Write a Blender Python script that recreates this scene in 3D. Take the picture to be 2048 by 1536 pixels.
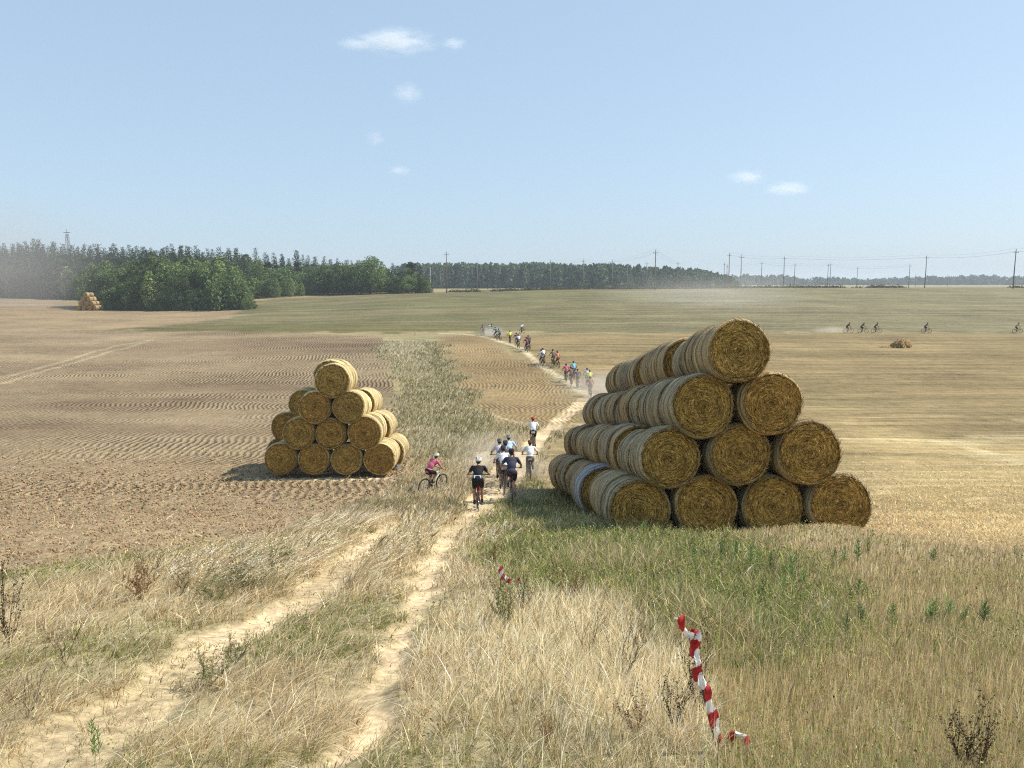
import bpy, bmesh, math, random
import numpy as np
from mathutils import Vector, Matrix

for o in list(bpy.data.objects): bpy.data.objects.remove(o, do_unlink=True)
scene = bpy.context.scene
COL = scene.collection
R = math.radians
rng = np.random.default_rng(7)
random.seed(7)

# ------------------------------------------------------------------ camera
F, CX, CY, HOR = 1540.0, 1024.0, 768.0, 563.0
P = math.atan((CY-HOR)/F)
cam_d = bpy.data.cameras.new('camera'); cam = bpy.data.objects.new('camera', cam_d); COL.objects.link(cam)
cam.location = (0, 0, 0); cam.rotation_euler = (math.pi/2-P, 0, 0)
cam_d.sensor_fit = 'HORIZONTAL'; cam_d.sensor_width = 36; cam_d.lens = 36*F/2048
cam_d.clip_start = 0.1; cam_d.clip_end = 30000
scene.camera = cam

# ------------------------------------------------------------------ world, sun, exposure
SUN_AZ, SUN_EL = 12.5, 48.0           # azimuth measured from +X towards +Y
w = bpy.data.worlds.new('World'); scene.world = w; w.use_nodes = True
nt = w.node_tree; nt.nodes.clear()
sky = nt.nodes.new('ShaderNodeTexSky'); sky.sky_type = 'NISHITA'; sky.sun_disc = False
sky.sun_elevation = R(SUN_EL); sky.sun_rotation = R(90-SUN_AZ)
sky.altitude = 100; sky.air_density = 1.0; sky.dust_density = 1.2; sky.ozone_density = 1.5
bg = nt.nodes.new('ShaderNodeBackground'); bg.inputs['Strength'].default_value = 0.136
wo = nt.nodes.new('ShaderNodeOutputWorld')
hs = nt.nodes.new('ShaderNodeHueSaturation'); hs.inputs['Saturation'].default_value = 0.80; hs.inputs['Value'].default_value = 1.0
mxs = nt.nodes.new('ShaderNodeMix'); mxs.data_type = 'RGBA'; mxs.inputs[0].default_value = 0.62; mxs.inputs[7].default_value = (2.75, 3.95, 5.2, 1)
nt.links.new(sky.outputs[0], hs.inputs['Color']); nt.links.new(hs.outputs[0], mxs.inputs[6]); nt.links.new(mxs.outputs[2], bg.inputs[0]); nt.links.new(bg.outputs[0], wo.inputs[0])
sd = bpy.data.lights.new('sun', 'SUN'); sd.energy = 5.0; sd.angle = R(0.5); sd.color = (1.0, 0.93, 0.82)
sun = bpy.data.objects.new('sun', sd); COL.objects.link(sun)
sv = Vector((math.cos(R(SUN_EL))*math.cos(R(SUN_AZ)), math.cos(R(SUN_EL))*math.sin(R(SUN_AZ)), math.sin(R(SUN_EL))))
sun.rotation_euler = sv.to_track_quat('Z', 'Y').to_euler()
scene.view_settings.view_transform = 'Standard'; scene.view_settings.look = 'None'
scene.view_settings.exposure = 0.30; scene.view_settings.gamma = 1.0
scene.cycles.volume_bounces = 1; scene.cycles.max_bounces = 6; scene.cycles.transparent_max_bounces = 12
scene.cycles.volume_step_rate = 2.0; scene.cycles.volume_max_steps = 64
scene.cycles.use_denoising = False; scene.cycles.filter_width = 1.15; scene.cycles.sample_clamp_indirect = 3.0

# ------------------------------------------------------------------ noise and terrain
def _h(ix, iy, s):
    n = (ix.astype(np.int64)*374761393 + iy.astype(np.int64)*668265263 + s*982451653) & 0xffffffff
    n = ((n ^ (n >> 13))*1274126177) & 0xffffffff
    return ((n ^ (n >> 16)) & 0xffff)/65535.0
def vn(x, y, sc, s=0):
    x = np.asarray(x, float)/sc; y = np.asarray(y, float)/sc
    ix = np.floor(x); iy = np.floor(y); fx = x-ix; fy = y-iy
    fx = fx*fx*(3-2*fx); fy = fy*fy*(3-2*fy)
    a = _h(ix, iy, s); b = _h(ix+1, iy, s); c = _h(ix, iy+1, s); d = _h(ix+1, iy+1, s)
    return (a*(1-fx)+b*fx)*(1-fy)+(c*(1-fx)+d*fx)*fy
def ss(a, b, x):
    t = np.clip((x-a)/(b-a), 0, 1); return t*t*(3-2*t)

A_ = np.array([-1.2, -.8, -.55, -.4, -.3, -.1, .1, .4, .8, 1.2])
TAB = [
 (-30, [6]*10), (0, [-1.7]*10), (16, [-5.35]*10), (24, [-7.35]*10), (29, [-8.0]*10),
 (36, [-8.75]*10), (44, [-9.3]*10), (58, [-9.7]*10), (70, [-9.8,-9.8,-9.8,-9.8,-9.8,-9.8,-10.1,-9.8,-9.8,-9.8]), (84, [-9.3,-9.3,-9.3,-9.2,-9.1,-8.9,-8.9,-9.4,-9.5,-9.5]),
 (95, [-9,-9,-9,-8.9,-8.7,-8.3,-8.3,-9.1,-9.3,-9.3]), (132, [-8.8,-8.8,-8.8,-8.7,-8.6,-8.6,-8.6,-8.6,-8.6,-8.6]),
 (205, [-6.4,-6.6,-7.5,-7.5,-6.7,-5.2,-4.4,-4.1,-4.1,-4.1]), (240, [-5.4,-5.6,-6.4,-6.4,-5.6,-3.9,-2.5,-1.9,-1.9,-1.9]),
 (290, [-4.6,-4.7,-5.0,-5.0,-4.5,-3.5,-2.9,-2.4,-2.3,-2.3]), (600, [-5]*10), (1600, [-6]*10), (8000, [-10]*10)]
TY = np.array([t[0] for t in TAB], float); TZ = np.array([t[1] for t in TAB], float)
def H(x, y):
    x = np.asarray(x, float); y = np.asarray(y, float)
    out = 0
    for dy, wt in ((-.35, .2), (-.15, .2), (0, .2), (.15, .2), (.35, .2)):
        yy = y + dy*np.clip(np.abs(y)*.18, 1.0, 60)
        j = np.clip(np.searchsorted(TY, yy)-1, 0, len(TY)-2)
        ty = (yy-TY[j])/(TY[j+1]-TY[j]); ty = np.clip(ty, 0, 1)
        a = np.clip(x/np.maximum(yy, 3.0), -1.19, 1.19)
        i = np.clip(np.searchsorted(A_, a)-1, 0, len(A_)-2)
        tx = (a-A_[i])/(A_[i+1]-A_[i]); tx = tx*tx*(3-2*tx)
        out = out + wt*((TZ[j, i]*(1-tx)+TZ[j, i+1]*tx)*(1-ty)+(TZ[j+1, i]*(1-tx)+TZ[j+1, i+1]*tx)*ty)
    amp = ss(20, 45, y)*(1-ss(180, 260, y))
    out = out + (vn(x, y*1.3, 14, 3)-.5)*.30*amp + (vn(x*.25, y, 5, 4)-.5)*.14*amp
    out = out + (vn(x, y, 2.2, 5)-.5)*.10*(1-ss(30, 60, y))
    out = out + .22*np.exp(-((x-6.1)/1.3)**2-((y-14.6)/1.1)**2)
    return out
SP, CP = math.sin(P), math.cos(P)
def ray(u, v):
    k = (v-CY)/F
    return Vector(((u-CX)/F, CP-k*SP, -SP-k*CP))
def at(u, v, lift=0.0):
    """ground point seen at photo pixel (u, v)"""
    d = ray(u, v); d = d/d.y
    ys = np.concatenate([np.arange(2, 60, .05), np.arange(60, 330, .25), np.arange(330, 4000, 5)])
    g = H(d.x*ys, ys)-d.z*ys
    k = np.argmax(g > 0) if (g > 0).any() else len(ys)-1
    y = ys[k]
    if k > 0 and g[k] > 0: y = ys[k-1]+(ys[k]-ys[k-1])*(0-g[k-1])/(g[k]-g[k-1])
    return Vector((d.x*y, y, float(H(d.x*y, y))+lift))
def onray(u, v, y):
    d = ray(u, v); return d*(y/d.y)
def gz(x, y): return float(H(np.array([x]), np.array([y]))[0])
def proj(p):
    d = p[1]*CP-p[2]*SP; return CX+F*p[0]/d, CY-F*(p[1]*SP+p[2]*CP)/d

# ------------------------------------------------------------------ zones on the ground
def world_poly(px): return np.array([at(*p)[:2] for p in px])
def poly_mask(poly, x, y, soft):
    n = len(poly); inside = np.zeros(x.shape, bool); d = np.full(x.shape, 1e9)
    for i in range(n):
        ax, ay = poly[i]; bx, by = poly[(i+1) % n]
        c = ((ay > y) != (by > y))
        with np.errstate(divide='ignore', invalid='ignore'):
            xi = (bx-ax)*(y-ay)/(by-ay)+ax
        inside ^= c & (x < xi)
        ex, ey = bx-ax, by-ay; t = np.clip(((x-ax)*ex+(y-ay)*ey)/(ex*ex+ey*ey+1e-9), 0, 1)
        d = np.minimum(d, np.hypot(x-ax-t*ex, y-ay-t*ey))
    s = np.where(inside, d, -d)
    return ss(-soft, soft, s)
def line_dist(pts, x, y):
    d = np.full(x.shape, 1e9); wd = np.zeros(x.shape)
    for i in range(len(pts)-1):
        ax, ay, wa = pts[i]; bx, by, wb = pts[i+1]; ex, ey = bx-ax, by-ay
        t = np.clip(((x-ax)*ex+(y-ay)*ey)/(ex*ex+ey*ey+1e-9), 0, 1)
        dd = np.hypot(x-ax-t*ex, y-ay-t*ey); m = dd < d
        d = np.where(m, dd, d); wd = np.where(m, wa+(wb-wa)*t, wd)
    return d, wd
def wl(px):
    out = []
    for u, v, hw in px:
        a = at(u, v); b = at(u+hw, v); out.append((a.x, a.y, abs(b.x-a.x)))
    return out
a0 = at(60, 1530)
RUT_L = [(a0.x-.9, a0.y-1.6, .34)] + wl([(100,1530,115),(200,1455,88),(300,1375,70),(395,1305,48),(500,1245,30),(610,1195,42),(690,1135,34),(745,1082,18),(800,1040,8)])
a1 = at(640, 1530)
RUT_R = [(a1.x-.2, a1.y-1.4, .22)] + wl([(640,1530,26),(690,1470,28),(735,1380,21),(795,1270,13),(850,1185,15),(885,1115,20),(905,1062,18),(940,1035,24),(962,1010,30),(985,985,34),(1005,960,40),(1030,930,36),(1062,895,22),(1095,862,14),(1135,828,14),(1168,800,14),(1182,792,12)])
PATH_F = wl([(1182,792,10),(1130,760,8),(1082,731,6),(1053,705,5),(1020,689,5),(985,678,6),(960,672,6),(925,668,5),(880,667,4)])
SANDP = wl([(955,935,16),(957,905,14)])
TRK = [wl([(0,757,5),(120,725,4),(230,692,3),(310,679,4)]), wl([(0,768,4),(160,722,3),(290,684,3)]), wl([(920,808,3),(1000,836,3),(1130,862,3)])]
Z = {
 'plow': world_poly([(-900,1270),(0,1150),(330,1105),(560,1072),(700,1015),(770,985),(830,935),(800,850),(795,800),(778,740),(766,674),(500,662),(230,660),(0,662),(-900,680)]),
 'tanl': world_poly([(-900,690),(-900,600),(0,594),(200,612),(480,612),(500,602),(480,640),(230,658),(0,664)]),
 'farf': world_poly([(232,660),(470,634),(505,602),(660,590),(860,586),(1200,576),(2600,573),(2600,665),(960,665),(600,664)]),
 'olive': world_poly([(225,660),(420,648),(970,650),(970,664),(600,666)]),
 'fluff': world_poly([(772,676),(838,684),(856,740),(812,770),(784,750)]),
 'greens': world_poly([(770,676),(850,676),(900,720),(925,790),(985,850),(960,905),(860,960),(835,920),(800,850),(782,750)]),
 'mound': world_poly([(860,672),(960,673),(1078,737),(1165,803),(1120,850),(1010,850),(935,805),(905,720)]),
 'straw': world_poly([(1185,792),(1130,755),(1085,728),(1020,685),(960,668),(2900,668),(2900,1230),(2048,1130),(1760,1075),(1700,1060),(1100,1000),(1110,850)]),
 'gold': world_poly([(1690,840),(1900,880),(2900,900),(2900,1180),(2048,1085),(1770,1062),(1740,960)]),
 'green': world_poly([(975,1010),(1030,966),(1100,965),(1215,1052),(1500,1082),(1600,1120),(1700,1200),(1680,1300),(1520,1330),(1330,1230),(1240,1180),(1060,1190),(985,1090)]),  # weedy patch, stretched left over the stack's cast shadow to darken it by colour
 'stub': world_poly([(1500,1062),(1700,1058),(2048,1110),(3000,1220),(3600,1700),(2700,2300),(1480,2300),(1440,1536),(1380,1330),(1300,1240),(1560,1330),(1640,1230),(1560,1110)]),
 'pale': world_poly([(1000,1200),(1180,1175),(1290,1240),(1360,1330),(1370,1440),(1250,1520),(1050,1500),(960,1400),(930,1280)]),
}
def zones(x, y):
    x = np.asarray(x, float); y = np.asarray(y, float)
    q = np.clip(y*.02, .12, 3)
    jx = x+(vn(x, y, .7, 21)-.5)*.7*np.clip(y/20, .25, 2)+(vn(x, y, 4, 22)-.5)*q*2
    jy = y+(vn(x, y, .7, 23)-.5)*.9*np.clip(y/20, .25, 2)+(vn(x, y, 4, 24)-.5)*q*3
    m = {k: poly_mask(p, jx, jy, s) for (k, p), s in zip(Z.items(), (.35, 3, 2, 1.5, 1.5, 1.2, 1, .8, 2.5, 1.3, .5, 1.0))}
    m['plow'] = poly_mask(Z['plow'], x+(vn(x, y, .5, 25)-.5)*.4, y+(vn(x, y, .8, 26)-.5)*.6, .15)
    ex = x+(vn(x, y, .35, 31)-.5)*.30+(vn(x, y, 1.1, 33)-.5)*.25; ey = y+(vn(x, y, .35, 32)-.5)*.3
    def lm(L, soft=.12):
        d, wd = line_dist(L, ex, ey); return 1-ss(wd*.75, wd*1.15+soft, d)
    m['rut'] = np.maximum(lm(RUT_L), lm(RUT_R))
    m['path'] = np.maximum(lm(PATH_F, .25), lm(SANDP, .3))
    m['trk'] = np.maximum.reduce([lm(t, .3) for t in TRK])
    return m

# ------------------------------------------------------------------ helpers
def tag(o, label=None, cat=None, group=None, kind=None):
    if label: o['label'] = label
    if cat: o['category'] = cat
    if group: o['group'] = group
    if kind: o['kind'] = kind
    return o
def empty(name, loc=(0, 0, 0), rz=0.0):
    o = bpy.data.objects.new(name, None); COL.objects.link(o); o.location = loc; o.rotation_euler = (0, 0, rz)
    o.empty_display_size = .2
    return o
def link(name, me, mat=None, parent=None):
    o = bpy.data.objects.new(name, me); COL.objects.link(o)
    if mat is not None and len(me.materials) == 0: me.materials.append(mat)
    if parent: o.parent = parent
    return o
def np_mesh(name, V, T, col=None, smooth=False, nper=3):
    """V (n,3) verts, T (m,nper) faces, col (n,3)"""
    me = bpy.data.meshes.new(name); V = np.asarray(V, np.float32); T = np.asarray(T, np.int32)
    me.vertices.add(len(V)); me.vertices.foreach_set('co', V.ravel())
    me.loops.add(T.size); me.loops.foreach_set('vertex_index', T.ravel())
    me.polygons.add(len(T)); me.polygons.foreach_set('loop_start', np.arange(0, T.size, nper, dtype=np.int32))
    me.polygons.foreach_set('loop_total', np.full(len(T), nper, np.int32))
    if smooth: me.polygons.foreach_set('use_smooth', np.ones(len(T), bool))
    if col is not None:
        a = me.color_attributes.new('Col', 'FLOAT_COLOR', 'POINT')
        c = np.ones((len(V), 4), np.float32); c[:, :3] = col; a.data.foreach_set('color', c.ravel())
    me.update(calc_edges=True)
    return me
class MB:
    """collects tubes, capsules, boxes into one mesh"""
    def __init__(s): s.V = []; s.Fc = []; s.C = []; s.n = 0
    def add(s, V, Fc, col=(1, 1, 1)):
        s.V.extend([tuple(v) for v in V]); s.Fc.extend([tuple(i+s.n for i in f) for f in Fc]); s.n += len(V)
        s.C.extend([col]*len(V)); return s
    def tube(s, pts, rad, seg=8, caps=True, col=(1, 1, 1)):
        pts = [Vector(p) for p in pts]; n = len(pts)
        if not hasattr(rad, '__len__'): rad = [rad]*n
        V = []; Fc = []; up = None
        for i, p in enumerate(pts):
            t = (pts[min(i+1, n-1)]-pts[max(i-1, 0)]).normalized()
            if up is None:
                up = t.orthogonal().normalized()
            a = (up-t*up.dot(t)).normalized(); b = t.cross(a); up = a
            for k in range(seg):
                an = 2*math.pi*k/seg; V.append(p+(a*math.cos(an)+b*math.sin(an))*rad[i])
        for i in range(n-1):
            for k in range(seg):
                k2 = (k+1) % seg; Fc.append((i*seg+k, i*seg+k2, (i+1)*seg+k2, (i+1)*seg+k))
        if caps: Fc.append(tuple(range(seg-1, -1, -1))); Fc.append(tuple((n-1)*seg+k for k in range(seg)))
        return s.add(V, Fc, col)
    def cap(s, p0, r0, p1, r1, seg=12):
        p0 = Vector(p0); p1 = Vector(p1); t = (p1-p0).normalized(); pts = []; rad = []
        for a in (80, 55, 28, 0): pts.append(p0-t*r0*math.sin(R(a))); rad.append(r0*math.cos(R(a)))
        for a in (0, 28, 55, 80): pts.append(p1+t*r1*math.sin(R(a))); rad.append(r1*math.cos(R(a)))
        return s.tube(pts, rad, seg)
    def ell(s, c, r, rot=None, seg=14, rings=9, col=(1, 1, 1)):
        V = []; Fc = []; c = Vector(c)
        for i in range(rings+1):
            th = math.pi*(i+.02)/(rings+.04)
            for k in range(seg):
                ph = 2*math.pi*k/seg; v = Vector((r[0]*math.sin(th)*math.cos(ph), r[1]*math.sin(th)*math.sin(ph), r[2]*math.cos(th)))
                if rot is not None: v = rot @ v
                V.append(c+v)
        for i in range(rings):
            for k in range(seg):
                k2 = (k+1) % seg; Fc.append((i*seg+k, (i+1)*seg+k, (i+1)*seg+k2, i*seg+k2))
        Fc.append(tuple(range(seg))); Fc.append(tuple(rings*seg+k for k in range(seg-1, -1, -1)))
        return s.add(V, Fc, col)
    def box(s, c, h, rot=None, col=(1, 1, 1)):
        c = Vector(c); V = []
        for x in (-1, 1):
            for y in (-1, 1):
                for z in (-1, 1):
                    v = Vector((x*h[0], y*h[1], z*h[2])); V.append(c+(rot @ v if rot is not None else v))
        return s.add(V, [(0, 1, 3, 2), (4, 6, 7, 5), (0, 4, 5, 1), (2, 3, 7, 6), (0, 2, 6, 4), (1, 5, 7, 3)], col)
    def mesh(s, name, smooth=True, color=False):
        me = bpy.data.meshes.new(name); me.from_pydata(s.V, [], s.Fc); me.update()
        if smooth: me.polygons.foreach_set('use_smooth', [True]*len(me.polygons))
        if color:
            a = me.color_attributes.new('Col', 'FLOAT_COLOR', 'POINT')
            a.data.foreach_set('color', np.array([(*c, 1) for c in s.C], np.float32).ravel())
        return me
def remesh(me, voxel, dec=1.0):
    o = bpy.data.objects.new('tmp', me); COL.objects.link(o)
    m = o.modifiers.new('r', 'REMESH'); m.mode = 'VOXEL'; m.voxel_size = voxel; m.use_smooth_shade = True
    s = o.modifiers.new('s', 'SMOOTH'); s.iterations = 3; s.factor = .5
    if dec < 1: d = o.modifiers.new('d', 'DECIMATE'); d.ratio = dec
    dg = bpy.context.evaluated_depsgraph_get()
    out = bpy.data.meshes.new_from_object(o.evaluated_get(dg))
    bpy.data.objects.remove(o); out.polygons.foreach_set('use_smooth', [True]*len(out.polygons))
    return out

# ------------------------------------------------------------------ materials
class N:
    def __init__(s, name):
        s.m = bpy.data.materials.new(name); s.m.use_nodes = True; s.t = s.m.node_tree; s.t.nodes.clear()
        s.out = s.n('ShaderNodeOutputMaterial')
    def n(s, ty, **kw):
        nd = s.t.nodes.new(ty)
        for k, v in kw.items(): setattr(nd, k, v)
        return nd
    def l(s, a, b): s.t.links.new(a, b)
    def set(s, sock, v):
        if isinstance(v, bpy.types.NodeSocket): s.l(v, sock)
        else: sock.default_value = v
    def math(s, op, a, b=0.0, clamp=False):
        nd = s.n('ShaderNodeMath', operation=op); nd.use_clamp = clamp; s.set(nd.inputs[0], a); s.set(nd.inputs[1], b); return nd.outputs[0]
    def noise(s, vec, scale, detail=3, rough=.55, dist=0.0):
        nd = s.n('ShaderNodeTexNoise'); s.l(vec, nd.inputs['Vector']); nd.inputs['Scale'].default_value = scale
        nd.inputs['Detail'].default_value = detail; nd.inputs['Roughness'].default_value = rough; nd.inputs['Distortion'].default_value = dist
        return nd.outputs['Fac']
    def mapv(s, vec, scale=(1, 1, 1), rot=(0, 0, 0)):
        nd = s.n('ShaderNodeMapping'); s.l(vec, nd.inputs['Vector']); nd.inputs['Scale'].default_value = scale; nd.inputs['Rotation'].default_value = rot
        return nd.outputs[0]
    def ramp(s, fac, stops):
        nd = s.n('ShaderNodeValToRGB'); s.l(fac, nd.inputs[0]); e = nd.color_ramp.elements
        while len(e) > 1: e.remove(e[-1])
        e[0].position = stops[0][0]; e[0].color = (*stops[0][1], 1) if len(stops[0][1]) == 3 else stops[0][1]
        for p, c in stops[1:]:
            x = e.new(p); x.color = (*c, 1)
        return nd.outputs[0]
    def rng(s, v, a, b, c, d):
        nd = s.n('ShaderNodeMapRange'); s.set(nd.inputs[0], v)
        for i, q in enumerate((a, b, c, d)): nd.inputs[i+1].default_value = q
        return nd.outputs[0]
    def mul(s, col, fac):
        """colour times scalar"""
        nd = s.n('ShaderNodeVectorMath', operation='SCALE'); s.set(nd.inputs[0], col); s.set(nd.inputs['Scale'], fac); return nd.outputs[0]
    def mix(s, f, a, b, typ='MIX'):
        nd = s.n('ShaderNodeMix', data_type='RGBA', blend_type=typ); s.set(nd.inputs[0], f)
        s.set(nd.inputs[6], a if isinstance(a, bpy.types.NodeSocket) else (*a, 1)); s.set(nd.inputs[7], b if isinstance(b, bpy.types.NodeSocket) else (*b, 1))
        return nd.outputs[2]
    def pr(s, col, rough=.8, spec=.3, normal=None, metal=0.0):
        b = s.n('ShaderNodeBsdfPrincipled'); s.set(b.inputs['Base Color'], col if isinstance(col, bpy.types.NodeSocket) else (*col, 1))
        s.set(b.inputs['Roughness'], rough); b.inputs['Specular IOR Level'].default_value = spec; b.inputs['Metallic'].default_value = metal
        if normal is not None: s.l(normal, b.inputs['Normal'])
        return b.outputs[0]
    def bump(s, h, dist, strength=1.0):
        nd = s.n('ShaderNodeBump'); s.l(h, nd.inputs['Height']); nd.inputs['Distance'].default_value = dist; nd.inputs['Strength'].default_value = strength
        return nd.outputs[0]
    def fin(s, sh): s.l(sh, s.out.inputs['Surface']); return s.m
def simple(name, col, rough=.6, spec=.3, metal=0.0, var=.12, sc=30):
    m = N(name); tc = m.n('ShaderNodeTexCoord').outputs['Object']
    f = m.rng(m.noise(tc, sc, 2), .3, .7, 1-var, 1+var)
    return m.fin(m.pr(m.mul((*col,), f), rough, spec, None, metal))
def mat_ground():
    m = N('ground_soil'); geo = m.n('ShaderNodeNewGeometry'); pos = geo.outputs['Position']
    col = m.n('ShaderNodeAttribute', attribute_name='Col').outputs['Color']
    msk = m.n('ShaderNodeSeparateColor'); m.l(m.n('ShaderNodeAttribute', attribute_name='Msk').outputs['Color'], msk.inputs[0])
    furrow, stripe, rough_ = msk.outputs[0], msk.outputs[1], msk.outputs[2]
    flat = m.mapv(pos, (1, 1, 0))
    fine = m.noise(flat, 9, 5, .7); mid = m.noise(flat, .9, 4, .6); big = m.noise(flat, .07, 3)
    grain = m.noise(m.mapv(pos, (1, .35, 0)), 2.2, 5, .75)
    st1 = m.noise(m.mapv(pos, (.012, .42, 0)), 1, 5, .65); st2 = m.noise(m.mapv(pos, (.03, 1.6, 0)), 1, 4, .6)
    # furrows: rows running away from the camera, wobbling sideways in bands
    sp = m.n('ShaderNodeSeparateXYZ'); m.l(pos, sp.inputs[0])
    wob = m.noise(m.mapv(pos, (.035, .20, 0)), 1, 2, .5); wob2 = m.noise(m.mapv(pos, (.02, .06, 0)), 1, 1)
    ph = m.math('ADD', m.math('ADD', m.math('MULTIPLY', sp.outputs[0], 2*math.pi/.38), m.math('MULTIPLY', wob, 42.0)), m.math('MULTIPLY', wob2, 60.0))
    ph = m.math('ADD', ph, m.math('ADD', m.math('MULTIPLY', fine, 2.4), m.math('MULTIPLY', mid, 7.0)))
    fw = m.math('SINE', ph)
    amt = m.rng(m.noise(m.mapv(pos, (.06, .13, 0)), 1, 4, .65), .42, .60, .06, 1.0)
    fw = m.math('MULTIPLY', m.math('MULTIPLY', fw, amt), furrow)
    v = m.math('ADD', m.rng(fine, .28, .72, .52, 1.48), m.rng(mid, .3, .7, -.14, .14))
    v = m.math('ADD', v, m.rng(grain, .3, .7, -.22, .22))
    v = m.math('ADD', v, m.rng(big, .3, .7, -.20, .20))
    v = m.math('ADD', v, m.math('MULTIPLY', m.rng(st1, .36, .64, -.24, .24), stripe))
    v = m.math('ADD', v, m.math('MULTIPLY', m.rng(st2, .36, .64, -.16, .16), stripe))
    st3 = m.noise(m.mapv(pos, (.22, 3.4, 0)), 1, 4, .7); v = m.math('ADD', v, m.math('MULTIPLY', m.rng(st3, .33, .67, -.26, .26), stripe))
    v = m.math('ADD', v, m.math('MULTIPLY', fw, .24))  # groove shading put into the soil colour as well as the bump
    c = m.mul(col, v)
    tint = m.rng(m.noise(flat, .5, 3), .35, .65, 0, 1)
    c = m.mix(m.math('MULTIPLY', tint, .35), c, m.mix(1.0, c, (.95, 1.02, .84), 'MULTIPLY'))
    vor = m.n('ShaderNodeTexVoronoi'); m.l(flat, vor.inputs['Vector']); vor.inputs['Scale'].default_value = 7
    h = m.math('ADD', m.math('MULTIPLY', fine, .5), m.math('MULTIPLY', m.math('SUBTRACT', 1.0, vor.outputs[0]), .35))
    h = m.math('MULTIPLY', h, m.rng(rough_, 0, 1, .02, .13))
    h = m.math('ADD', h, m.math('MULTIPLY', fw, .085))
    h = m.math('ADD', h, m.math('MULTIPLY', m.math('MULTIPLY', st2, stripe), .12))
    return m.fin(m.pr(c, .95, .1, m.bump(h, 1.0, 1.0)))
def mat_leafy(name, trans=.3, tint=(1, 1, 1), rough=.75, objvar=True):
    m = N(name); col = m.n('ShaderNodeAttribute', attribute_name='Col').outputs['Color']
    if objvar:
        oi = m.n('ShaderNodeObjectInfo').outputs['Random']
        col = m.mul(col, m.rng(oi, 0, 1, .55, 1.45))
        col = m.mix(m.math('MULTIPLY', m.math('FRACT', m.math('MULTIPLY', oi, 7.3)), .5), col, m.mix(1.0, col, (1.15, 1.0, .8), 'MULTIPLY'))
    col = m.mix(1.0, col, tint, 'MULTIPLY')
    d = m.pr(col, rough, .2); t = m.n('ShaderNodeBsdfTranslucent'); m.l(col, t.inputs[0])
    mx = m.n('ShaderNodeMixShader'); mx.inputs[0].default_value = trans; m.l(d, mx.inputs[1]); m.l(t.outputs[0], mx.inputs[2])
    return m.fin(mx.outputs[0])
def mat_bale_face():
    m = N('straw_spiral'); tc = m.n('ShaderNodeTexCoord').outputs['Object']; s = m.n('ShaderNodeSeparateXYZ'); m.l(tc, s.inputs[0])
    oi = m.n('ShaderNodeObjectInfo').outputs['Random']
    r = m.math('SQRT', m.math('ADD', m.math('POWER', s.outputs[0], 2.0), m.math('POWER', s.outputs[2], 2.0)))
    wob = m.noise(tc, 3, 3)
    r2 = m.math('ADD', r, m.math('MULTIPLY', wob, .16))
    cb = m.n('ShaderNodeCombineXYZ'); m.l(m.math('MULTIPLY', r2, 62), cb.inputs[0]); m.l(m.math('MULTIPLY', s.outputs[0], 9), cb.inputs[1])
    m.l(m.math('ADD', m.math('MULTIPLY', s.outputs[2], 9), m.math('MULTIPLY', oi, 40)), cb.inputs[2])
    n1 = m.noise(cb.outputs[0], 1, 3, .65)
    n2 = m.noise(m.mapv(tc, (1, 1, 1)), 45, 3, .7)
    n3 = m.noise(tc, 2.5, 2)
    cb2 = m.n('ShaderNodeCombineXYZ'); m.l(m.math('MULTIPLY', r2, 18), cb2.inputs[0]); m.l(m.math('MULTIPLY', s.outputs[0], 1.5), cb2.inputs[1]); m.l(m.math('ADD', m.math('MULTIPLY', s.outputs[2], 1.5), m.math('MULTIPLY', oi, 9)), cb2.inputs[2])
    n4 = m.noise(cb2.outputs[0], 1, 2)
    f = m.math('ADD', m.math('MULTIPLY', n1, .55), m.math('MULTIPLY', n2, .45))
    c = m.ramp(f, [(.38, (.025, .012, .001)), (.47, (.25, .145, .026)), (.54, (.50, .31, .07)), (.64, (.84, .62, .24))])
    c = m.mul(c, m.math('MULTIPLY', m.rng(n4, .3, .7, .72, 1.25), m.rng(n3, .3, .7, .85, 1.15)))
    # warm rusty tone on some
    c = m.mix(m.math('MULTIPLY', m.math('FRACT', m.math('MULTIPLY', oi, 5.7)), .45), c, m.mix(1.0, c, (1.15, .85, .62), 'MULTIPLY'))
    return m.fin(m.pr(c, .85, .25, m.bump(f, .05, 1.0)))
def mat_bale_wrap(name, base, dark, green=0.0):
    m = N(name); tc = m.n('ShaderNodeTexCoord').outputs['Object']; oi = m.n('ShaderNodeObjectInfo').outputs['Random']
    vv = m.n('ShaderNodeVectorMath', operation='ADD'); m.l(tc, vv.inputs[0]); cb = m.n('ShaderNodeCombineXYZ'); m.l(m.math('MULTIPLY', oi, 17), cb.inputs[1]); m.l(cb.outputs[0], vv.inputs[1])
    v = vv.outputs[0]
    band = m.noise(m.mapv(v, (.35, 9, .35)), 1, 4, .65); fine = m.noise(m.mapv(v, (2, 60, 2)), 1, 3, .7); st = m.noise(v, 38, 3, .7)
    f = m.math('ADD', m.math('MULTIPLY', band, .5), m.math('ADD', m.math('MULTIPLY', fine, .28), m.math('MULTIPLY', st, .22)))
    c = m.ramp(f, [(.40, dark), (.47, tuple(a*.45 for a in base)), (.54, base), (.66, tuple(min(.85, a*1.45) for a in base))])
    c = m.mul(c, m.rng(oi, 0, 1, .8, 1.15))
    return m.fin(m.pr(c, .7, .25, m.bump(f, .06, 1.0)))
M = {}
M['ground'] = mat_ground()
M['grass'] = mat_leafy('dry_grass_blades', .33, (1.30, 1.22, 1.10), objvar=False)
M['leaf'] = mat_leafy('foliage', .25)
M['weed'] = mat_leafy('weed_foliage', .3)
M['face'] = mat_bale_face()
M['wrap'] = mat_bale_wrap('net_wrap_straw', (.48, .34, .165), (.02, .009, .002))
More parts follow.
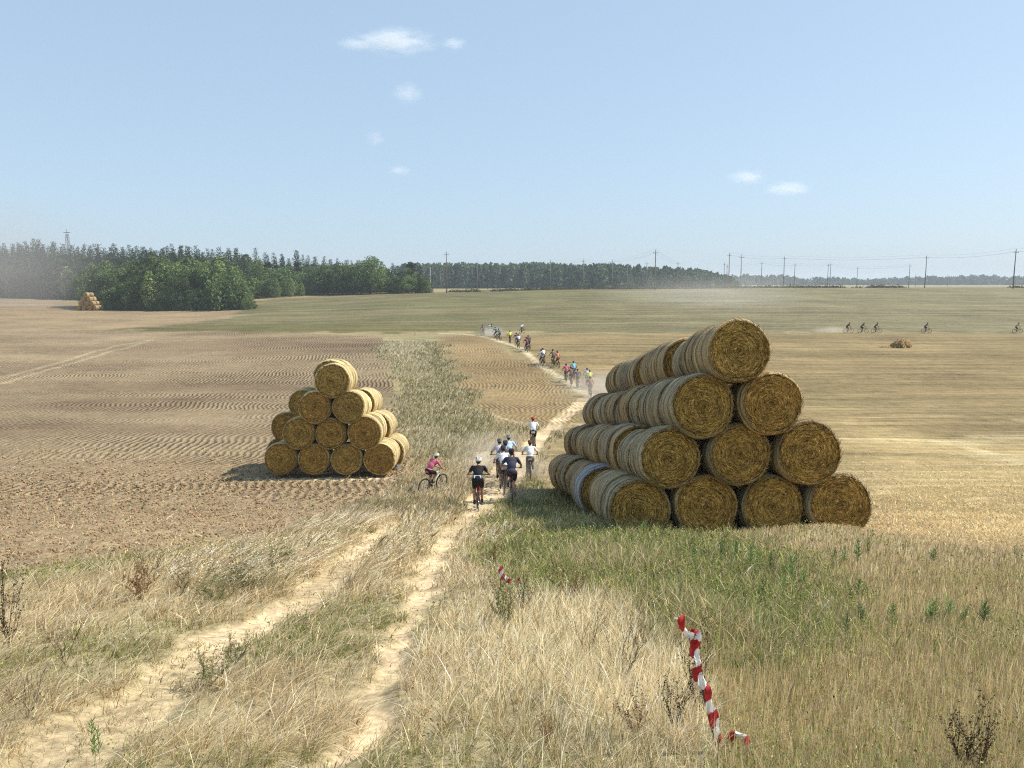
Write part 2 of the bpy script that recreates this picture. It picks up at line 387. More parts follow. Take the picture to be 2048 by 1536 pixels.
M['wrapg'] = mat_bale_wrap('net_wrap_greyish', (.44, .35, .20), (.025, .013, .005))
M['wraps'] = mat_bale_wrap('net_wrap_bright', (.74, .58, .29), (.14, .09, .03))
M['wrapb'] = mat_bale_wrap('net_wrap_bluish', (.42, .41, .42), (.05, .04, .035))
M['bark'] = simple('bark', (.13, .105, .08), .9, .1, var=.3)
M['wood'] = simple('weathered_wood', (.20, .17, .14), .85, .15, var=.2)
M['conc'] = simple('pale_concrete', (.45, .43, .39), .85, .15, var=.1)
M['metal'] = simple('dark_metal', (.07, .07, .08), .45, .5, .6)
M['wire'] = simple('wire_metal', (.10, .10, .11), .5, .4, .5)
M['rubber'] = simple('tyre_rubber', (.035, .033, .03), .85, .2)
M['steel'] = simple('spoke_steel', (.45, .45, .46), .35, .5, .8)
M['skin'] = simple('skin', (.42, .235, .15), .55, .35, var=.06)
M['hair'] = simple('hair', (.045, .028, .018), .6, .3)
M['blk'] = simple('black_fabric', (.012, .012, .016), .8, .2)
_fab = {}
def fabric(c):
    k = tuple(round(a, 3) for a in c)
    if k not in _fab: _fab[k] = simple('fabric_%02d' % len(_fab), k, .8, .2, var=.08)
    return _fab[k]

# ------------------------------------------------------------------ ground sheet
def build_ground():
    ys = [-14.0]
    while ys[-1] < 3650:
        y = ys[-1]; ys.append(y+max(.10, .0085*abs(y)) if y > 1 else y+.5)
    ys = np.array(ys); nx = 620
    s = np.linspace(-1, 1, nx); s = np.sign(s)*(.82*np.abs(s)+.18*np.abs(s)**4)
    wid = 14+np.abs(ys)*1.0
    X = s[None, :]*wid[:, None]; Y = np.repeat(ys[:, None], nx, 1)
    x = X.ravel(); y = Y.ravel(); z = H(x, y)
    m = zones(x, y)
    # plough clods and ruts in the sheet itself
    z = z-.05*m['rut']+(vn(x, y, .18, 41)-.5)*.10*m['plow']*(1-ss(25, 60, y))+(vn(x, y, .3, 42)-.5)*.05*(1-ss(15, 30, y))
    V = np.stack([x, y, z], 1)
    col = np.zeros((len(x), 3)); col[:] = (.27, .22, .12)
    def lay(mask, c):
        nonlocal col; col = col*(1-mask[:, None])+np.array(c)[None, :]*mask[:, None]
    n1 = vn(x, y, 9, 51); n2 = vn(x*.4, y, 6, 52); n3 = vn(x, y, 1.3, 53)
    lay(1-ss(35, 60, y), (.34, .275, .16))
    lay(m['plow'], (.25, .186, .115))
    lay(m['plow']*ss(.45, .75, n2), (.20, .142, .088))
    lay(m['plow']*(1-ss(18, 50, y)), (.30, .222, .135))
    lay(m['plow']*ss(-30, -60, x)*ss(60, 75, y)*.6, (.29, .215, .135))
    lay(m['tanl'], (.26, .19, .115)); 
    lay(m['straw'], (.225, .165, .082)); lay(m['straw']*ss(.55, .8, n1)*.6, (.19, .148, .07))
    lay(m['gold']*.8, (.34, .255, .125))
    sp = np.exp(-((vn(x*.22, y, 2.2, 54)-.62)/.05)**2)*m['straw']*(1-ss(45, 70, y)); lay(sp*.35, (.68, .56, .34))
    lay(m['farf'], (.158, .135, .070)); lay(m['farf']*ss(.45, .7, vn(x*.3, y, 16, 55))*.6, (.13, .122, .055)); lay(m['farf']*ss(0, 60, x)*.6, (.195, .17, .10))
    lay(m['olive']*.85, (.125, .11, .045))
    lay(m['mound'], (.26, .185, .095)); lay(m['mound']*ss(.5, .8, n1)*.5, (.20, .14, .07))
    lay(m['greens'], (.20, .18, .085)); lay(m['greens']*ss(.5, .75, n3), (.30, .26, .16))
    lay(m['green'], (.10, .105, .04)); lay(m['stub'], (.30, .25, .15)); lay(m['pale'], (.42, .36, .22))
    lay(m['trk']*.6, (.44, .35, .23)); lay(m['path']*.85, (.50, .41, .27))
    lay(m['rut']*(.55+.45*ss(.35, .55, n3)), (.62, .47, .30))
    # litter strip of straw in front of the small stack
    p = at(645, 958); lay(np.exp(-((x-p.x)/3.0)**4-((y-p.y)/.55)**2), (.66, .55, .36))
    fur = m['plow']*ss(22, 30, y)+m['mound']*.5
    stripe = np.maximum(m['straw'], m['farf'])*ss(22, 45, y)+.5*m['tanl']
    rough_ = np.clip(.35+m['plow']*.65-m['rut']*.25, 0, 1)
    ny = len(ys); idx = np.arange(ny*nx).reshape(ny, nx)
    Fq = np.stack([idx[:-1, :-1], idx[:-1, 1:], idx[1:, 1:], idx[1:, :-1]], -1).reshape(-1, 4)
    me = np_mesh('ground', V, Fq, col, True, 4)
    a = me.color_attributes.new('Msk', 'FLOAT_COLOR', 'POINT'); c = np.ones((len(V), 4), np.float32)
    c[:, 0] = np.clip(fur, 0, 1); c[:, 1] = np.clip(stripe, 0, 1); c[:, 2] = rough_; a.data.foreach_set('color', c.ravel())
    o = link('ground', me, M['ground']); o['kind'] = 'structure'
    return o
build_ground()

# ------------------------------------------------------------------ straw bales
BR, BL = .672, 1.06
def bale_core(seed):
    g = random.Random(seed); V = []; Fc = []; seg = 56
    prof = []
    for fr in np.linspace(0, .895, 10): prof.append((-BL/2-.012*(1-fr), fr))
    prof += [(-BL/2+.03, .90), (-BL/2+.09, .93), (BL/2-.09, .93), (BL/2-.03, .90)]
    for fr in np.linspace(.895, 0, 10): prof.append((BL/2+.012*(1-fr), fr))
    for y, fr in prof:
        for k in range(seg):
            a = 2*math.pi*k/seg
            rr = max(.004, fr)*BR*(1+.020*math.sin(2*a+seed*1.7)+.014*math.sin(3*a+seed)+.010*math.sin(5*a+seed*2))*.985
            z = rr*math.sin(a)
            if z < 0: z *= .975
            V.append((rr*math.cos(a), y+g.uniform(-.014, .014), z))
    for i in range(len(prof)-1):
        for k in range(seg):
            k2 = (k+1) % seg; Fc.append((i*seg+k, i*seg+k2, (i+1)*seg+k2, (i+1)*seg+k))
    # loose straws on both faces and round the rims
    for j in range(1700):
        sgn = -1 if j % 2 == 0 else 1
        if j < 700: r0 = BR*math.sqrt(g.random())*.97
        else: r0 = BR*g.uniform(.86, .93)
        a = g.uniform(0, 2*math.pi); L = g.uniform(.05, .16); t = a+math.pi/2+g.gauss(0, .45)
        p = Vector((r0*math.cos(a), sgn*(BL/2+.004), r0*math.sin(a))); d = Vector((math.cos(t), sgn*g.uniform(0, .25), math.sin(t))).normalized()*L
        if j >= 700 and g.random() < .4: d = Vector((math.cos(a)*g.uniform(.2, .8)+math.cos(t)*.6, sgn*g.uniform(0, .5), math.sin(a)*g.uniform(.2, .8)+math.sin(t)*.6)).normalized()*L*.55
        wv = Vector((math.cos(a), 0, math.sin(a)))*.0042; n = len(V)
        V += [tuple(p-wv), tuple(p+wv), tuple(p+d*.5+Vector((0, sgn*.008, 0))+wv), tuple(p+d+Vector((0, sgn*.002, 0)))]
        Fc += [(n, n+1, n+2), (n, n+2, n+3)]
    me = bpy.data.meshes.new('straw_core'); me.from_pydata(V, [], Fc); me.update(); me.polygons.foreach_set('use_smooth', [True]*len(me.polygons))
    me.materials.append(M['face']); return me
def bale_wrap(seed, mat):
    g = random.Random(seed+50); V = []; Fc = []; seg = 64; prof = []
    ny = 22
    ridge = [g.gauss(0, .012)+(.014 if g.random() < .3 else 0)-(.050 if g.random() < .22 else 0) for _ in range(ny+1)]
    prof.append((-BL/2-.012, .895)); prof.append((-BL/2+.008, .945))
    for i in range(ny+1): prof.append((-BL/2+.035+(BL-.07)*i/ny, 1.0+ridge[i]*(1 if 1 < i < ny-1 else .2)-(.030 if i in (0, ny) else .008 if i in (1, ny-1) else 0)))
    prof.append((BL/2-.008, .945)); prof.append((BL/2+.012, .895))
    for y, fr in prof:
        ph = g.uniform(0, 6)
        for k in range(seg):
            a = 2*math.pi*k/seg
            rr = fr*BR*(1+.020*math.sin(2*a+seed*1.7)+.014*math.sin(3*a+seed)+.010*math.sin(5*a+seed*2)+.005*math.sin(9*a+ph)+g.uniform(-.004, .004))
            z = rr*math.sin(a)
            if z < 0: z *= .975
            V.append((rr*math.cos(a), y+.006*math.sin(2*a+ph), z))
    for i in range(len(prof)-1):
        for k in range(seg):
            k2 = (k+1) % seg; Fc.append((i*seg+k, i*seg+k2, (i+1)*seg+k2, (i+1)*seg+k))
    for j in range(420):   # loose stalks through the net
        a = g.uniform(0, 2*math.pi); y = g.uniform(-BL/2, BL/2); L = g.uniform(.03, .09)
        p = Vector((BR*math.cos(a), y, BR*math.sin(a)))*1; p.x *= .995; p.z *= .995
        d = Vector((math.cos(a)*g.uniform(.1, .8)-math.sin(a)*g.uniform(-1, 1), g.uniform(-.6, .6), math.sin(a)*g.uniform(.1, .8)+math.cos(a)*g.uniform(-1, 1))).normalized()*L
        n = len(V); V += [tuple(p+Vector((0, -.003, 0))), tuple(p+Vector((0, .003, 0))), tuple(p+d)]; Fc.append((n, n+1, n+2))
    me = bpy.data.meshes.new('net_wrap'); me.from_pydata(V, [], Fc); me.update(); me.polygons.foreach_set('use_smooth', [True]*len(me.polygons))
    me.materials.append(mat); return me
CORES = [bale_core(i) for i in range(6)]
WRAPS = {k: [bale_wrap(i+o_, M[k]) for i in range(6)] for o_, k in ((0, 'wrap'), (0, 'wrapg'), (0, 'wrapb'), (0, 'wraps'))}
def bale(center, axis, label, group, wrap='wrap', scale=(1, 1, 1)):
    t = empty('round_bale', center); ax = Vector(axis).normalized()
    up = Vector((0, 0, 1)); x = ax.cross(up).normalized(); z = x.cross(ax)
    M3 = Matrix((x, ax, z)).transposed(); i = random.randrange(6); roll = random.uniform(-.8, .8)
    e = (M3 @ Matrix.Rotation(roll, 3, 'Y')).to_euler(); t.rotation_euler = e; t.scale = scale
    tag(t, label, 'straw bale', group)
    link('straw_core', CORES[i], None, t); link('net_wrap', WRAPS[wrap][i], None, t)
    return t
ORD = ['front', 'second', 'third', 'fourth', 'fifth', 'sixth', 'seventh', 'eighth', 'ninth', 'tenth', 'eleventh', 'twelfth', 'rearmost']
ROWN = {0: 'bottom row', 1: 'second row up', 2: 'third row up', 3: 'top row'}
# big stack: pixel centres and pixel radii of the ten faces
BIG = {(0, 0): (1279, 1020, 64), (0, 1): (1413, 1013, 65), (0, 2): (1546, 1014, 64), (0, 3): (1682, 1010, 66),
       (1, 0): (1340, 916, 63.5), (1, 1): (1481, 909, 64), (1, 2): (1620, 906, 66.5),
       (2, 0): (1406, 812, 66), (2, 1): (1545, 806, 64.5), (3, 0): (1479, 701, 65.5)}
VPX, VPV = 952, 846
AX_BIG = ray(VPX, VPV).normalized()
y0 = 16.0
for (r, c), (u, v, pr) in BIG.items():
    base = onray(u, v, y0*64.5/64.5); d = base.y*CP-base.z*SP; s0 = pr/F*d/BR
    ncol = 4-r; nmax = 11
    for k in range(nmax):
        left, right = (c == 0), (c == ncol-1)
        if k >= 2 and not (left or (right and r in (0, 1, 2))) : continue
        if k >= 1 and not left and not right: continue
        jit = Vector((random.gauss(0, .05), 0, random.gauss(0, .03))) if k else Vector((0, 0, 0))
        if k == 1 and (r, c) == (0, 3): jit = Vector((.10, 0, .01))
        p = base+AX_BIG*(k*(BL+.17)+BL/2)+jit
        wrap = 'wrapg' if (left and k <= 1 and r < 3) or random.random() < .3 else 'wrap'
        if (r, c, k) in ((0, 0, 3), (1, 0, 3)): wrap = 'wrapb'
        col = {1: {0: ''}, 2: {0: 'left', 1: 'right'}, 3: {0: 'left', 1: 'middle', 2: 'right'}, 4: {0: 'leftmost', 1: 'second from left', 2: 'third from left', 3: 'rightmost'}}[ncol][c]
        if k == 0:
            lab = f"straw bale {col + ' in the ' if col else 'alone on the '}{ROWN[r]} of the large stack's front"
        else:
            pos = 'rearmost' if k == nmax-1 else ORD[k]
            side = 'left flank' if left else 'right flank'
            lab = f"{pos + ' bale' if k == nmax-1 else pos + ' bale back'} on the {side}, {ROWN[r]}, large stack"
            if wrap == 'wrapb': lab = f"bale in bluish net wrap on the left flank, {ROWN[r]} of the large stack"
        sc = s0*(1+random.uniform(-.08, .055)*(k > 0))
        ax = AX_BIG+Vector((random.gauss(0, .02), 0, random.gauss(0, .02)))*(k > 0)
        bale(p, ax, lab, 'bales of the large stack', wrap, (sc, 1, sc))
# small stack on the left
SM = {(0, 0): (561, 918, 33), (0, 1): (627, 919, 32), (0, 2): (693, 919, 32), (0, 3): (759, 918, 33),
      (1, 0): (597, 867, 33), (1, 1): (661, 868, 31.5), (1, 2): (729, 866, 35), (2, 0): (629, 815, 33.5), (2, 1): (697, 814, 33.5), (3, 0): (664, 762, 36)}
AX_SM = ray(950, 742).normalized()
for (r, c), (u, v, pr) in SM.items():
    base = onray(u, v, 32.0); d = base.y*CP-base.z*SP; s0 = pr/F*d/BR; ncol = 4-r
    for k in range(5):
        left, right = (c == 0), (c == ncol-1)
        if k and not left and not right: continue
        j = Vector((random.gauss(0, .03), 0, random.gauss(0, .02)))*(k > 0)
        if k >= 2 and left: j += Vector((-.55 if r == 0 else -1.0 if r < 3 else -.36, 0, .06))
        if r == 3 and k >= 2: j += Vector((-.1, 0, .14))
        if k >= 2 and right and r < 3: j += Vector((.10, 0, 0))
        if r == 3 and k == 4: continue
        p = base+AX_SM*(k*(BL+.03)+BL/2+(.15 if k >= 2 else 0))+j
        col = {1: {0: ''}, 2: {0: 'left', 1: 'right'}, 3: {0: 'left', 1: 'middle', 2: 'right'}, 4: {0: 'leftmost', 1: 'second from left', 2: 'third from left', 3: 'rightmost'}}[ncol][c]
        if k == 0: lab = f"shaded bale {col + ' in the ' if col else 'alone on the '}{ROWN[r]} of the small stack's front"
        else: lab = f"{'rearmost' if k == 4 else ORD[k]} bale back on the {'left side' if left and r < 3 else 'sunlit right side' if r < 3 else 'ridge'}, {ROWN[r]}, small stack"
        sc = s0*(1+random.uniform(-.03, .03)*(k > 0))
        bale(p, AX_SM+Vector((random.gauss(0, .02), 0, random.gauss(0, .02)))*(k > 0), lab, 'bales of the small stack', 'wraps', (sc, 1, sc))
# far stack beside the grove
q = at(176, 621); d = q.y*CP-q.z*SP
for r in range(4):
    for c in range(4-r):
        p = Vector((q.x+(c-(3-r)/2)*1.42, q.y, q.z+.66+r*1.12)); ax = Vector((.25, 1, 0))
        for k in range(2 if c == 3-r else 1):
            nm = f"{['leftmost', 'second', 'third', 'fourth'][c]} bale in the {ROWN[r]} of the distant stack" if k == 0 else f"sunlit bale behind the right end, {ROWN[r]}, distant stack"
            bale(p+Vector((.25, 1, 0)).normalized()*k*1.25, ax, nm, 'bales of the distant stack', 'wrap')
# ------------------------------------------------------------------ trees
def leafquads(Pn, size, col, flat=.0, g=None):
    """random leaf-clump triangles pairs round the points"""
    n = len(Pn); a = rng.normal(size=(n, 3)); a /= np.linalg.norm(a, axis=1)[:, None]
    b = rng.normal(size=(n, 3)); b -= a*(a*b).sum(1)[:, None]; b /= np.linalg.norm(b, axis=1)[:, None]
    if flat: a[:, 2] *= (1-flat); b[:, 2] *= (1-flat)
    s = (np.asarray(size)*rng.uniform(.6, 1.3, n))[:, None]
    a = a*s; b = b*s*.7
    V = np.stack([Pn-a, Pn+b*rng.uniform(.5, 1, (n, 1)), Pn+a, Pn-b*rng.uniform(.5, 1, (n, 1))], 1).reshape(-1, 3)
    Q = np.arange(4*n).reshape(n, 4); C = np.repeat(col, 4, 0)
    return V, Q, C
def crown_mesh(kind, seed):
    global rng
    rng = np.random.default_rng(seed+100)
    Hh = 1.0
    if kind == 'broad':      # unit height 1, crown from .12
        lobes = [(rng.normal(0, .10), rng.normal(0, .10), rng.uniform(.25, .88), rng.uniform(.10, .20)) for _ in range(17)]+[(0, 0, .5, .25), (0, 0, .3, .22)]
        pts = []; base = []
        for (x, y, z, r) in lobes:
            sc = 1.0-.55*max(0, z-.55)/.45
            d = rng.normal(size=(150, 3)); d /= np.linalg.norm(d, axis=1)[:, None]
            rr = r*rng.uniform(.65, 1.05, (150, 1)); p = d*rr*np.array([1, 1, .9])+np.array([x*1.5*sc, y*1.5*sc, z])
            pts.append(p); base.append(np.full(150, rng.uniform(.75, 1.25)))
        p = np.concatenate(pts); b = np.concatenate(base); p = p[(p[:, 2] > .03) & (p[:, 2] < 1.02)][:]; b = b[:len(p)]
        c = np.array([.115, .175, .062])[None]*(b*rng.uniform(.55, 1.5, len(p)))[:, None]
        return leafquads(p, .024, c)
    if kind == 'birch':
        n = 1900; z = rng.uniform(.06, 1, n); prof = .17*np.sin(np.pi*np.clip(z, .02, 1)**.8)**.6+.02
        an = rng.uniform(0, 2*np.pi, n); lump = 1+.35*np.sin(3*an+9*z+seed)*np.sin(17*z+seed)
        r = prof*lump*np.sqrt(rng.uniform(.2, 1, n)); p = np.stack([r*np.cos(an), r*np.sin(an), z], 1)
        c = np.array([.165, .22, .08])[None]*(rng.uniform(.65, 1.4, n)*(1+.25*np.sin(5*an+23*z)))[:, None]
        return leafquads(p, .022, c)
    if kind == 'spruce':
        P_ = []; tiers = 34
        for i in range(tiers):
            z0 = .08+.9*i/tiers; R0 = .17*(1-z0)**.62+.002
            for k in range(int(7+8*(1-z0))):
                a = rng.uniform(0, 2*np.pi); L = R0*rng.uniform(.7, 1.15); m_ = int(3+9*(1-z0)); t = rng.uniform(.15, 1, m_)
                P_.append(np.stack([np.cos(a)*L*t, np.sin(a)*L*t, z0-.045*t*(1-z0)*2+rng.normal(0, .006, m_)], 1)+rng.normal(0, .006, (m_, 3)))
        p = np.concatenate(P_); p[:, 2] = np.minimum(p[:, 2], 1)
        c = np.array([.05, .085, .045])[None]*rng.uniform(.5, 1.6, len(p))[:, None]
        V, Q, C = leafquads(p, .021*np.clip(1.35-p[:, 2], .5, 1), c, .15); return V, Q, C
    if kind == 'pine':
        pts = []
        for _ in range(13):
            z = rng.uniform(.35, .95); a = rng.uniform(0, 6.28); r = .19*(1.05-z)**.6*rng.uniform(.2, 1); R0 = rng.uniform(.05, .08)
            d = rng.normal(size=(110, 3)); d /= np.linalg.norm(d, axis=1)[:, None]
            pts.append(d*R0*np.array([1.2, 1.2, .65])*rng.uniform(.6, 1, (110, 1))+np.array([r*np.cos(a), r*np.sin(a), z]))
        p = np.concatenate(pts); c = np.array([.075, .115, .055])[None]*rng.uniform(.6, 1.4, len(p))[:, None]
        return leafquads(p, .020, c)
    if kind == 'bush':
        n = 3000; d = rng.normal(size=(n, 3)); d[:, 2] = np.abs(d[:, 2]); d /= np.linalg.norm(d, axis=1)[:, None]
        an = np.arctan2(d[:, 1], d[:, 0]); lump = 1+.22*np.sin(3*an+seed)+.15*np.sin(7*an+5*d[:, 2])
        p = d*np.array([.62, .62, .95])*(lump*rng.uniform(.55, 1.0, n))[:, None]
        c = np.array([.10, .14, .05])[None]*rng.uniform(.65, 1.4, n)[:, None]
        return leafquads(p, .048, c)
def trunk_mesh(kind, seed):
    g = random.Random(seed); m = MB(); top = {'broad': .8, 'birch': .92, 'spruce': .97, 'pine': .93, 'bush': .6}[kind]
    r = {'broad': .016, 'birch': .010, 'spruce': .012, 'pine': .011, 'bush': .03}[kind]
    pts = [(g.gauss(0, .006)*i, g.gauss(0, .006)*i, -.01+top*i/5) for i in range(6)]
    m.tube(pts, [r*(1-.16*i) for i in range(6)], 6)
    for _ in range({'broad': 9, 'birch': 7, 'spruce': 0, 'pine': 8, 'bush': 6}[kind]):
        z = g.uniform(.2 if kind != 'pine' else .45, top*.85); a = g.uniform(0, 6.28); L = g.uniform(.1, .2)
        m.tube([(0, 0, z), (math.cos(a)*L*.5, math.sin(a)*L*.5, z+L*.4), (math.cos(a)*L, math.sin(a)*L, z+L*.9)], [r*.5, r*.3, r*.12], 5)
    return m.mesh('trunk')
TREES = {}
for kd, nv in (('broad', 5), ('birch', 3), ('spruce', 4), ('pine', 3), ('bush', 3)):
    L = []
    for i in range(nv):
        V, Q, C = crown_mesh(kd, i); me = np_mesh('crown', V, Q, C, False, 4); me.materials.append(M['leaf'])
        tm = trunk_mesh(kd, i); tm.materials.append(M['bark']); L.append((me, tm))
    TREES[kd] = L
TN = {'broad': 'broadleaf_tree', 'birch': 'birch_tree', 'spruce': 'spruce_tree', 'pine': 'pine_tree', 'bush': 'bush'}
def tree(kind, x, y, h, label, group, wide=1.0):
    t = empty(TN[kind], (x, y, gz(x, y)-.1), random.uniform(0, 6.28)); me, tm = random.choice(TREES[kind])
    tag(t, label, 'bush' if kind == 'bush' else 'tree', group); t.scale = (h*wide, h*wide, h)
    link('crown', me, None, t); link('trunk' if kind != 'bush' else 'stem', tm, None, t)
    return t
def interp(px, tab):
    return float(np.interp(px, [a for a, b in tab], [b for a, b in tab]))
# grove standing out in the field
GT = [(178, 560), (195, 535), (225, 520), (260, 520), (330, 512), (400, 516), (450, 512), (480, 524), (500, 560)]
cnt = 0
for row, (yo, dv) in enumerate(((0, 20), (4.5, 6), (9, 0), (14, -2))):
    u = 196+row*4
    while u < 500-row*3:
        g0 = at(u, 621-6*abs(u-330)/330); y = g0.y+yo+random.uniform(-1, 1); x = (u-CX)/F*y*1.02
        vt = interp(u, GT)+dv+random.uniform(-3, 12)
        top = onray(u, vt, y); h = top.z-gz(x, y)
        if row == 0: h *= random.uniform(.55, 1.0)
        kd = random.choices(['broad', 'birch'], [.6, .4])[0]
        side_ = 'near the distant bale stack' if u < 290 else 'in the middle' if u < 400 else 'at the right end'
        lab = ('slender pale green birch ' if kd == 'birch' else 'round-crowned leafy tree ')+('in the front row of the grove, ' if row == 0 else 'deeper in the grove, ')+side_
        if h > 2: tree(kd, x, y, h, lab, 'trees of the grove in the field', 1.0 if kd == 'broad' else 1.15)
        u += random.uniform(13, 24)
for u in range(200, 500, 13):
    g0 = at(u, 621-5*abs(u-330)/330); tree('bush', g0.x, g0.y-1.0, random.uniform(1.6, 3.4), 'low dark green bush along the foot of the grove', 'bushes at the foot of the grove', 1.1)
# forest behind, left
FT = [(-160, 474), (0, 482), (60, 484), (95, 476), (140, 486), (200, 489), (300, 489), (400, 490), (480, 496), (560, 500), (640, 506), (700, 512), (745, 516), (790, 524), (850, 530), (880, 536)]
FB = [(-160, 592), (0, 594), (190, 600), (500, 599), (640, 590), (860, 586)]
for row in range(5):
    u = -150+row*7
    while u < 858-row*4:
        vb = interp(u, FB); g0 = at(u, vb); y = g0.y+row*7+random.uniform(-2, 2); x = (u-CX)/F*y*1.01
        vt = interp(u, FT)+(4-row)*1.0+random.choice([-6, 0, 3, 5, 8, 10])+random.uniform(-2, 2)
        right = u > 505
        if right and row <= 1: vt += 14 if row == 1 else 36*(u < 640)+random.uniform(0, 12)
        top = onray(u, vt, y); h = max(3, top.z-gz(x, y))
        if row == 0 and not right: h *= random.uniform(.75, 1)
        if right and row < 2: kd = random.choice(['broad', 'broad', 'birch'])
        elif right and row == 2: kd = random.choice(['broad', 'spruce', 'pine'])
        else: kd = random.choices(['spruce', 'pine', 'birch'], [.86, .07, .07])[0]
        if kd != 'spruce': h *= .82
        lab = {'spruce': 'dark pointed spruce in the forest edge behind the left field', 'pine': 'dark pine in the forest edge behind the left field',
               'birch': 'slim lighter tree in the forest edge behind the left field', 'broad': 'round green tree at the forest edge behind the grassy slope'}[kd]
        reg = 'under the dust at the far left' if u < 180 else 'rising behind the grove' if u < 490 else 'right of the grove' if u < 640 else 'at the right end of the forest'
        dep = 'front row' if row == 0 else 'second row' if row == 1 else 'middle rows' if row < 4 else 'back row'
        lab = {'spruce': 'pointed dark spruce', 'pine': 'broad-topped pine', 'birch': 'slim pale tree', 'broad': 'round green tree'}[kd]+f' in the forest {dep}, {reg}'
        tree(kd, x, y, h, lab, 'trees of the forest edge', {'spruce': random.uniform(1.15, 1.5), 'pine': 1.15, 'birch': 1.3, 'broad': 1.15}[kd])
        u += random.uniform(8, 15)*(1+.1*row)
for (u, vt, vb, kd, lab) in [(742, 509, 587, 'broad', 'tallest round tree in the clump right of the forest'), (680, 523, 588, 'broad', 'dark round tree at the forest edge left of the tallest one'),
        (825, 519, 586, 'pine', 'dark lone pine near the right end of the forest'), (722, 528, 587, 'broad', 'shorter tree pressed against the tallest round tree'),
        (775, 530, 586, 'broad', 'green tree between the tallest round tree and the lone pine'), (848, 555, 586, 'bush', 'reddish green bush at the right tip of the forest'), (800, 556, 586, 'bush', 'round bush in front of the lone pine'),
        (470, 548, 618, 'bush', 'big round light green bush at the right end of the grove')]:
    g0 = at(u, vb); top = onray(u, vt, g0.y); h = top.z-g0.z
    tree(kd, g0.x, g0.y-1, h*(1.05 if kd == 'bush' else 1), lab, 'trees of the forest edge', .9 if kd == 'bush' else 1.25)
# far woods: one mass each
def far_wood(name, label, tab, ydist, depth, n, tw, colr, per=150):
    Vs, Qs, Cs = [], [], []; off = 0
    us = np.array([t[0] for t in tab], float)
    for i in range(n):
        u = random.uniform(us[0], us[-1]); y = ydist+random.uniform(0, depth); x = (u-CX)/F*y*1.005
        vt = interp(u, [(a, b) for a, b in tab])+random.choice([-3, -1, 0, 1, 2, 4, 6])+random.uniform(-1, 1); top = onray(u, vt, y).z; zb = gz(x, y); h = max(3, top-zb)
        sp = random.random() < .5; m_ = per
        z = rng.uniform(.02, 1, m_); rad = tw*((1-z)**.8*.8+.05 if sp else np.sin(np.pi*np.clip(z*.8+.2, 0, 1))**.5)
        an = rng.uniform(0, 6.28, m_); r = rad*np.sqrt(rng.uniform(.3, 1, m_))
        p = np.stack([x+r*np.cos(an), y+r*np.sin(an), zb+z*h], 1); p[:, 0] += rng.normal(0, .3, m_)
        c = np.array(colr)[None]*(random.uniform(.7, 1.3)*rng.uniform(.7, 1.35, m_))[:, None]
        V, Q, C = leafquads(p, tw*.28, c); Vs.append(V); Qs.append(Q+off); Cs.append(C); off += len(V)
    me = np_mesh(name, np.concatenate(Vs), np.concatenate(Qs), np.concatenate(Cs), False, 4)
    tag(link(name, me, M['weed']), label, 'woods', None, 'stuff')
far_wood('distant_woods', 'blue-green woods behind the utility poles in the middle of the horizon', [(800, 530), (880, 530), (940, 527), (1000, 531), (1060, 528), (1100, 530), (1160, 532), (1200, 529), (1260, 533), (1320, 536), (1390, 542), (1425, 547), (1445, 553), (1462, 560)], 500, 60, 520, 4.2, (.14, .21, .13))  # paled leaf colour stands in for thicker distance haze
far_wood('hazy_woods', 'faint hazy tree line on the horizon at the right', [(1440, 551), (1500, 553), (1545, 552), (1600, 559), (1660, 557), (1730, 561), (1800, 557), (1880, 555), (1940, 553), (2048, 556), (2300, 552)], 1250, 200, 620, 9, (.11, .16, .11), 70)
# dark low scrub along the far edge of the field
def scrub():
    Vs, Qs, Cs = [], [], []; off = 0
    for i in range(900):
        u = random.uniform(866, 2250); y = 262+random.uniform(-2, 14); x = (u-CX)/F*y
        if vn(np.array([x]), np.array([0.]), 9, 77)[0] < .30: continue
        s = random.uniform(.5, 1.3); n = 26; d = rng.normal(size=(n, 3)); d[:, 2] = np.abs(d[:, 2]); p = d*np.array([.9, .6, .38])*s+np.array([x, y, gz(x, y)])
        c = np.array([.09, .085, .045])[None]*rng.uniform(.6, 1.4, (n, 1)); V, Q, C = leafquads(p, .3, c); Vs.append(V); Qs.append(Q+off); Cs.append(C); off += len(V)
    tag(link('scrub', np_mesh('scrub', np.concatenate(Vs), np.concatenate(Qs), np.concatenate(Cs), False, 4), M['weed']), 'dark low scrub along the far edge of the field', 'scrub', None, 'stuff')
scrub()

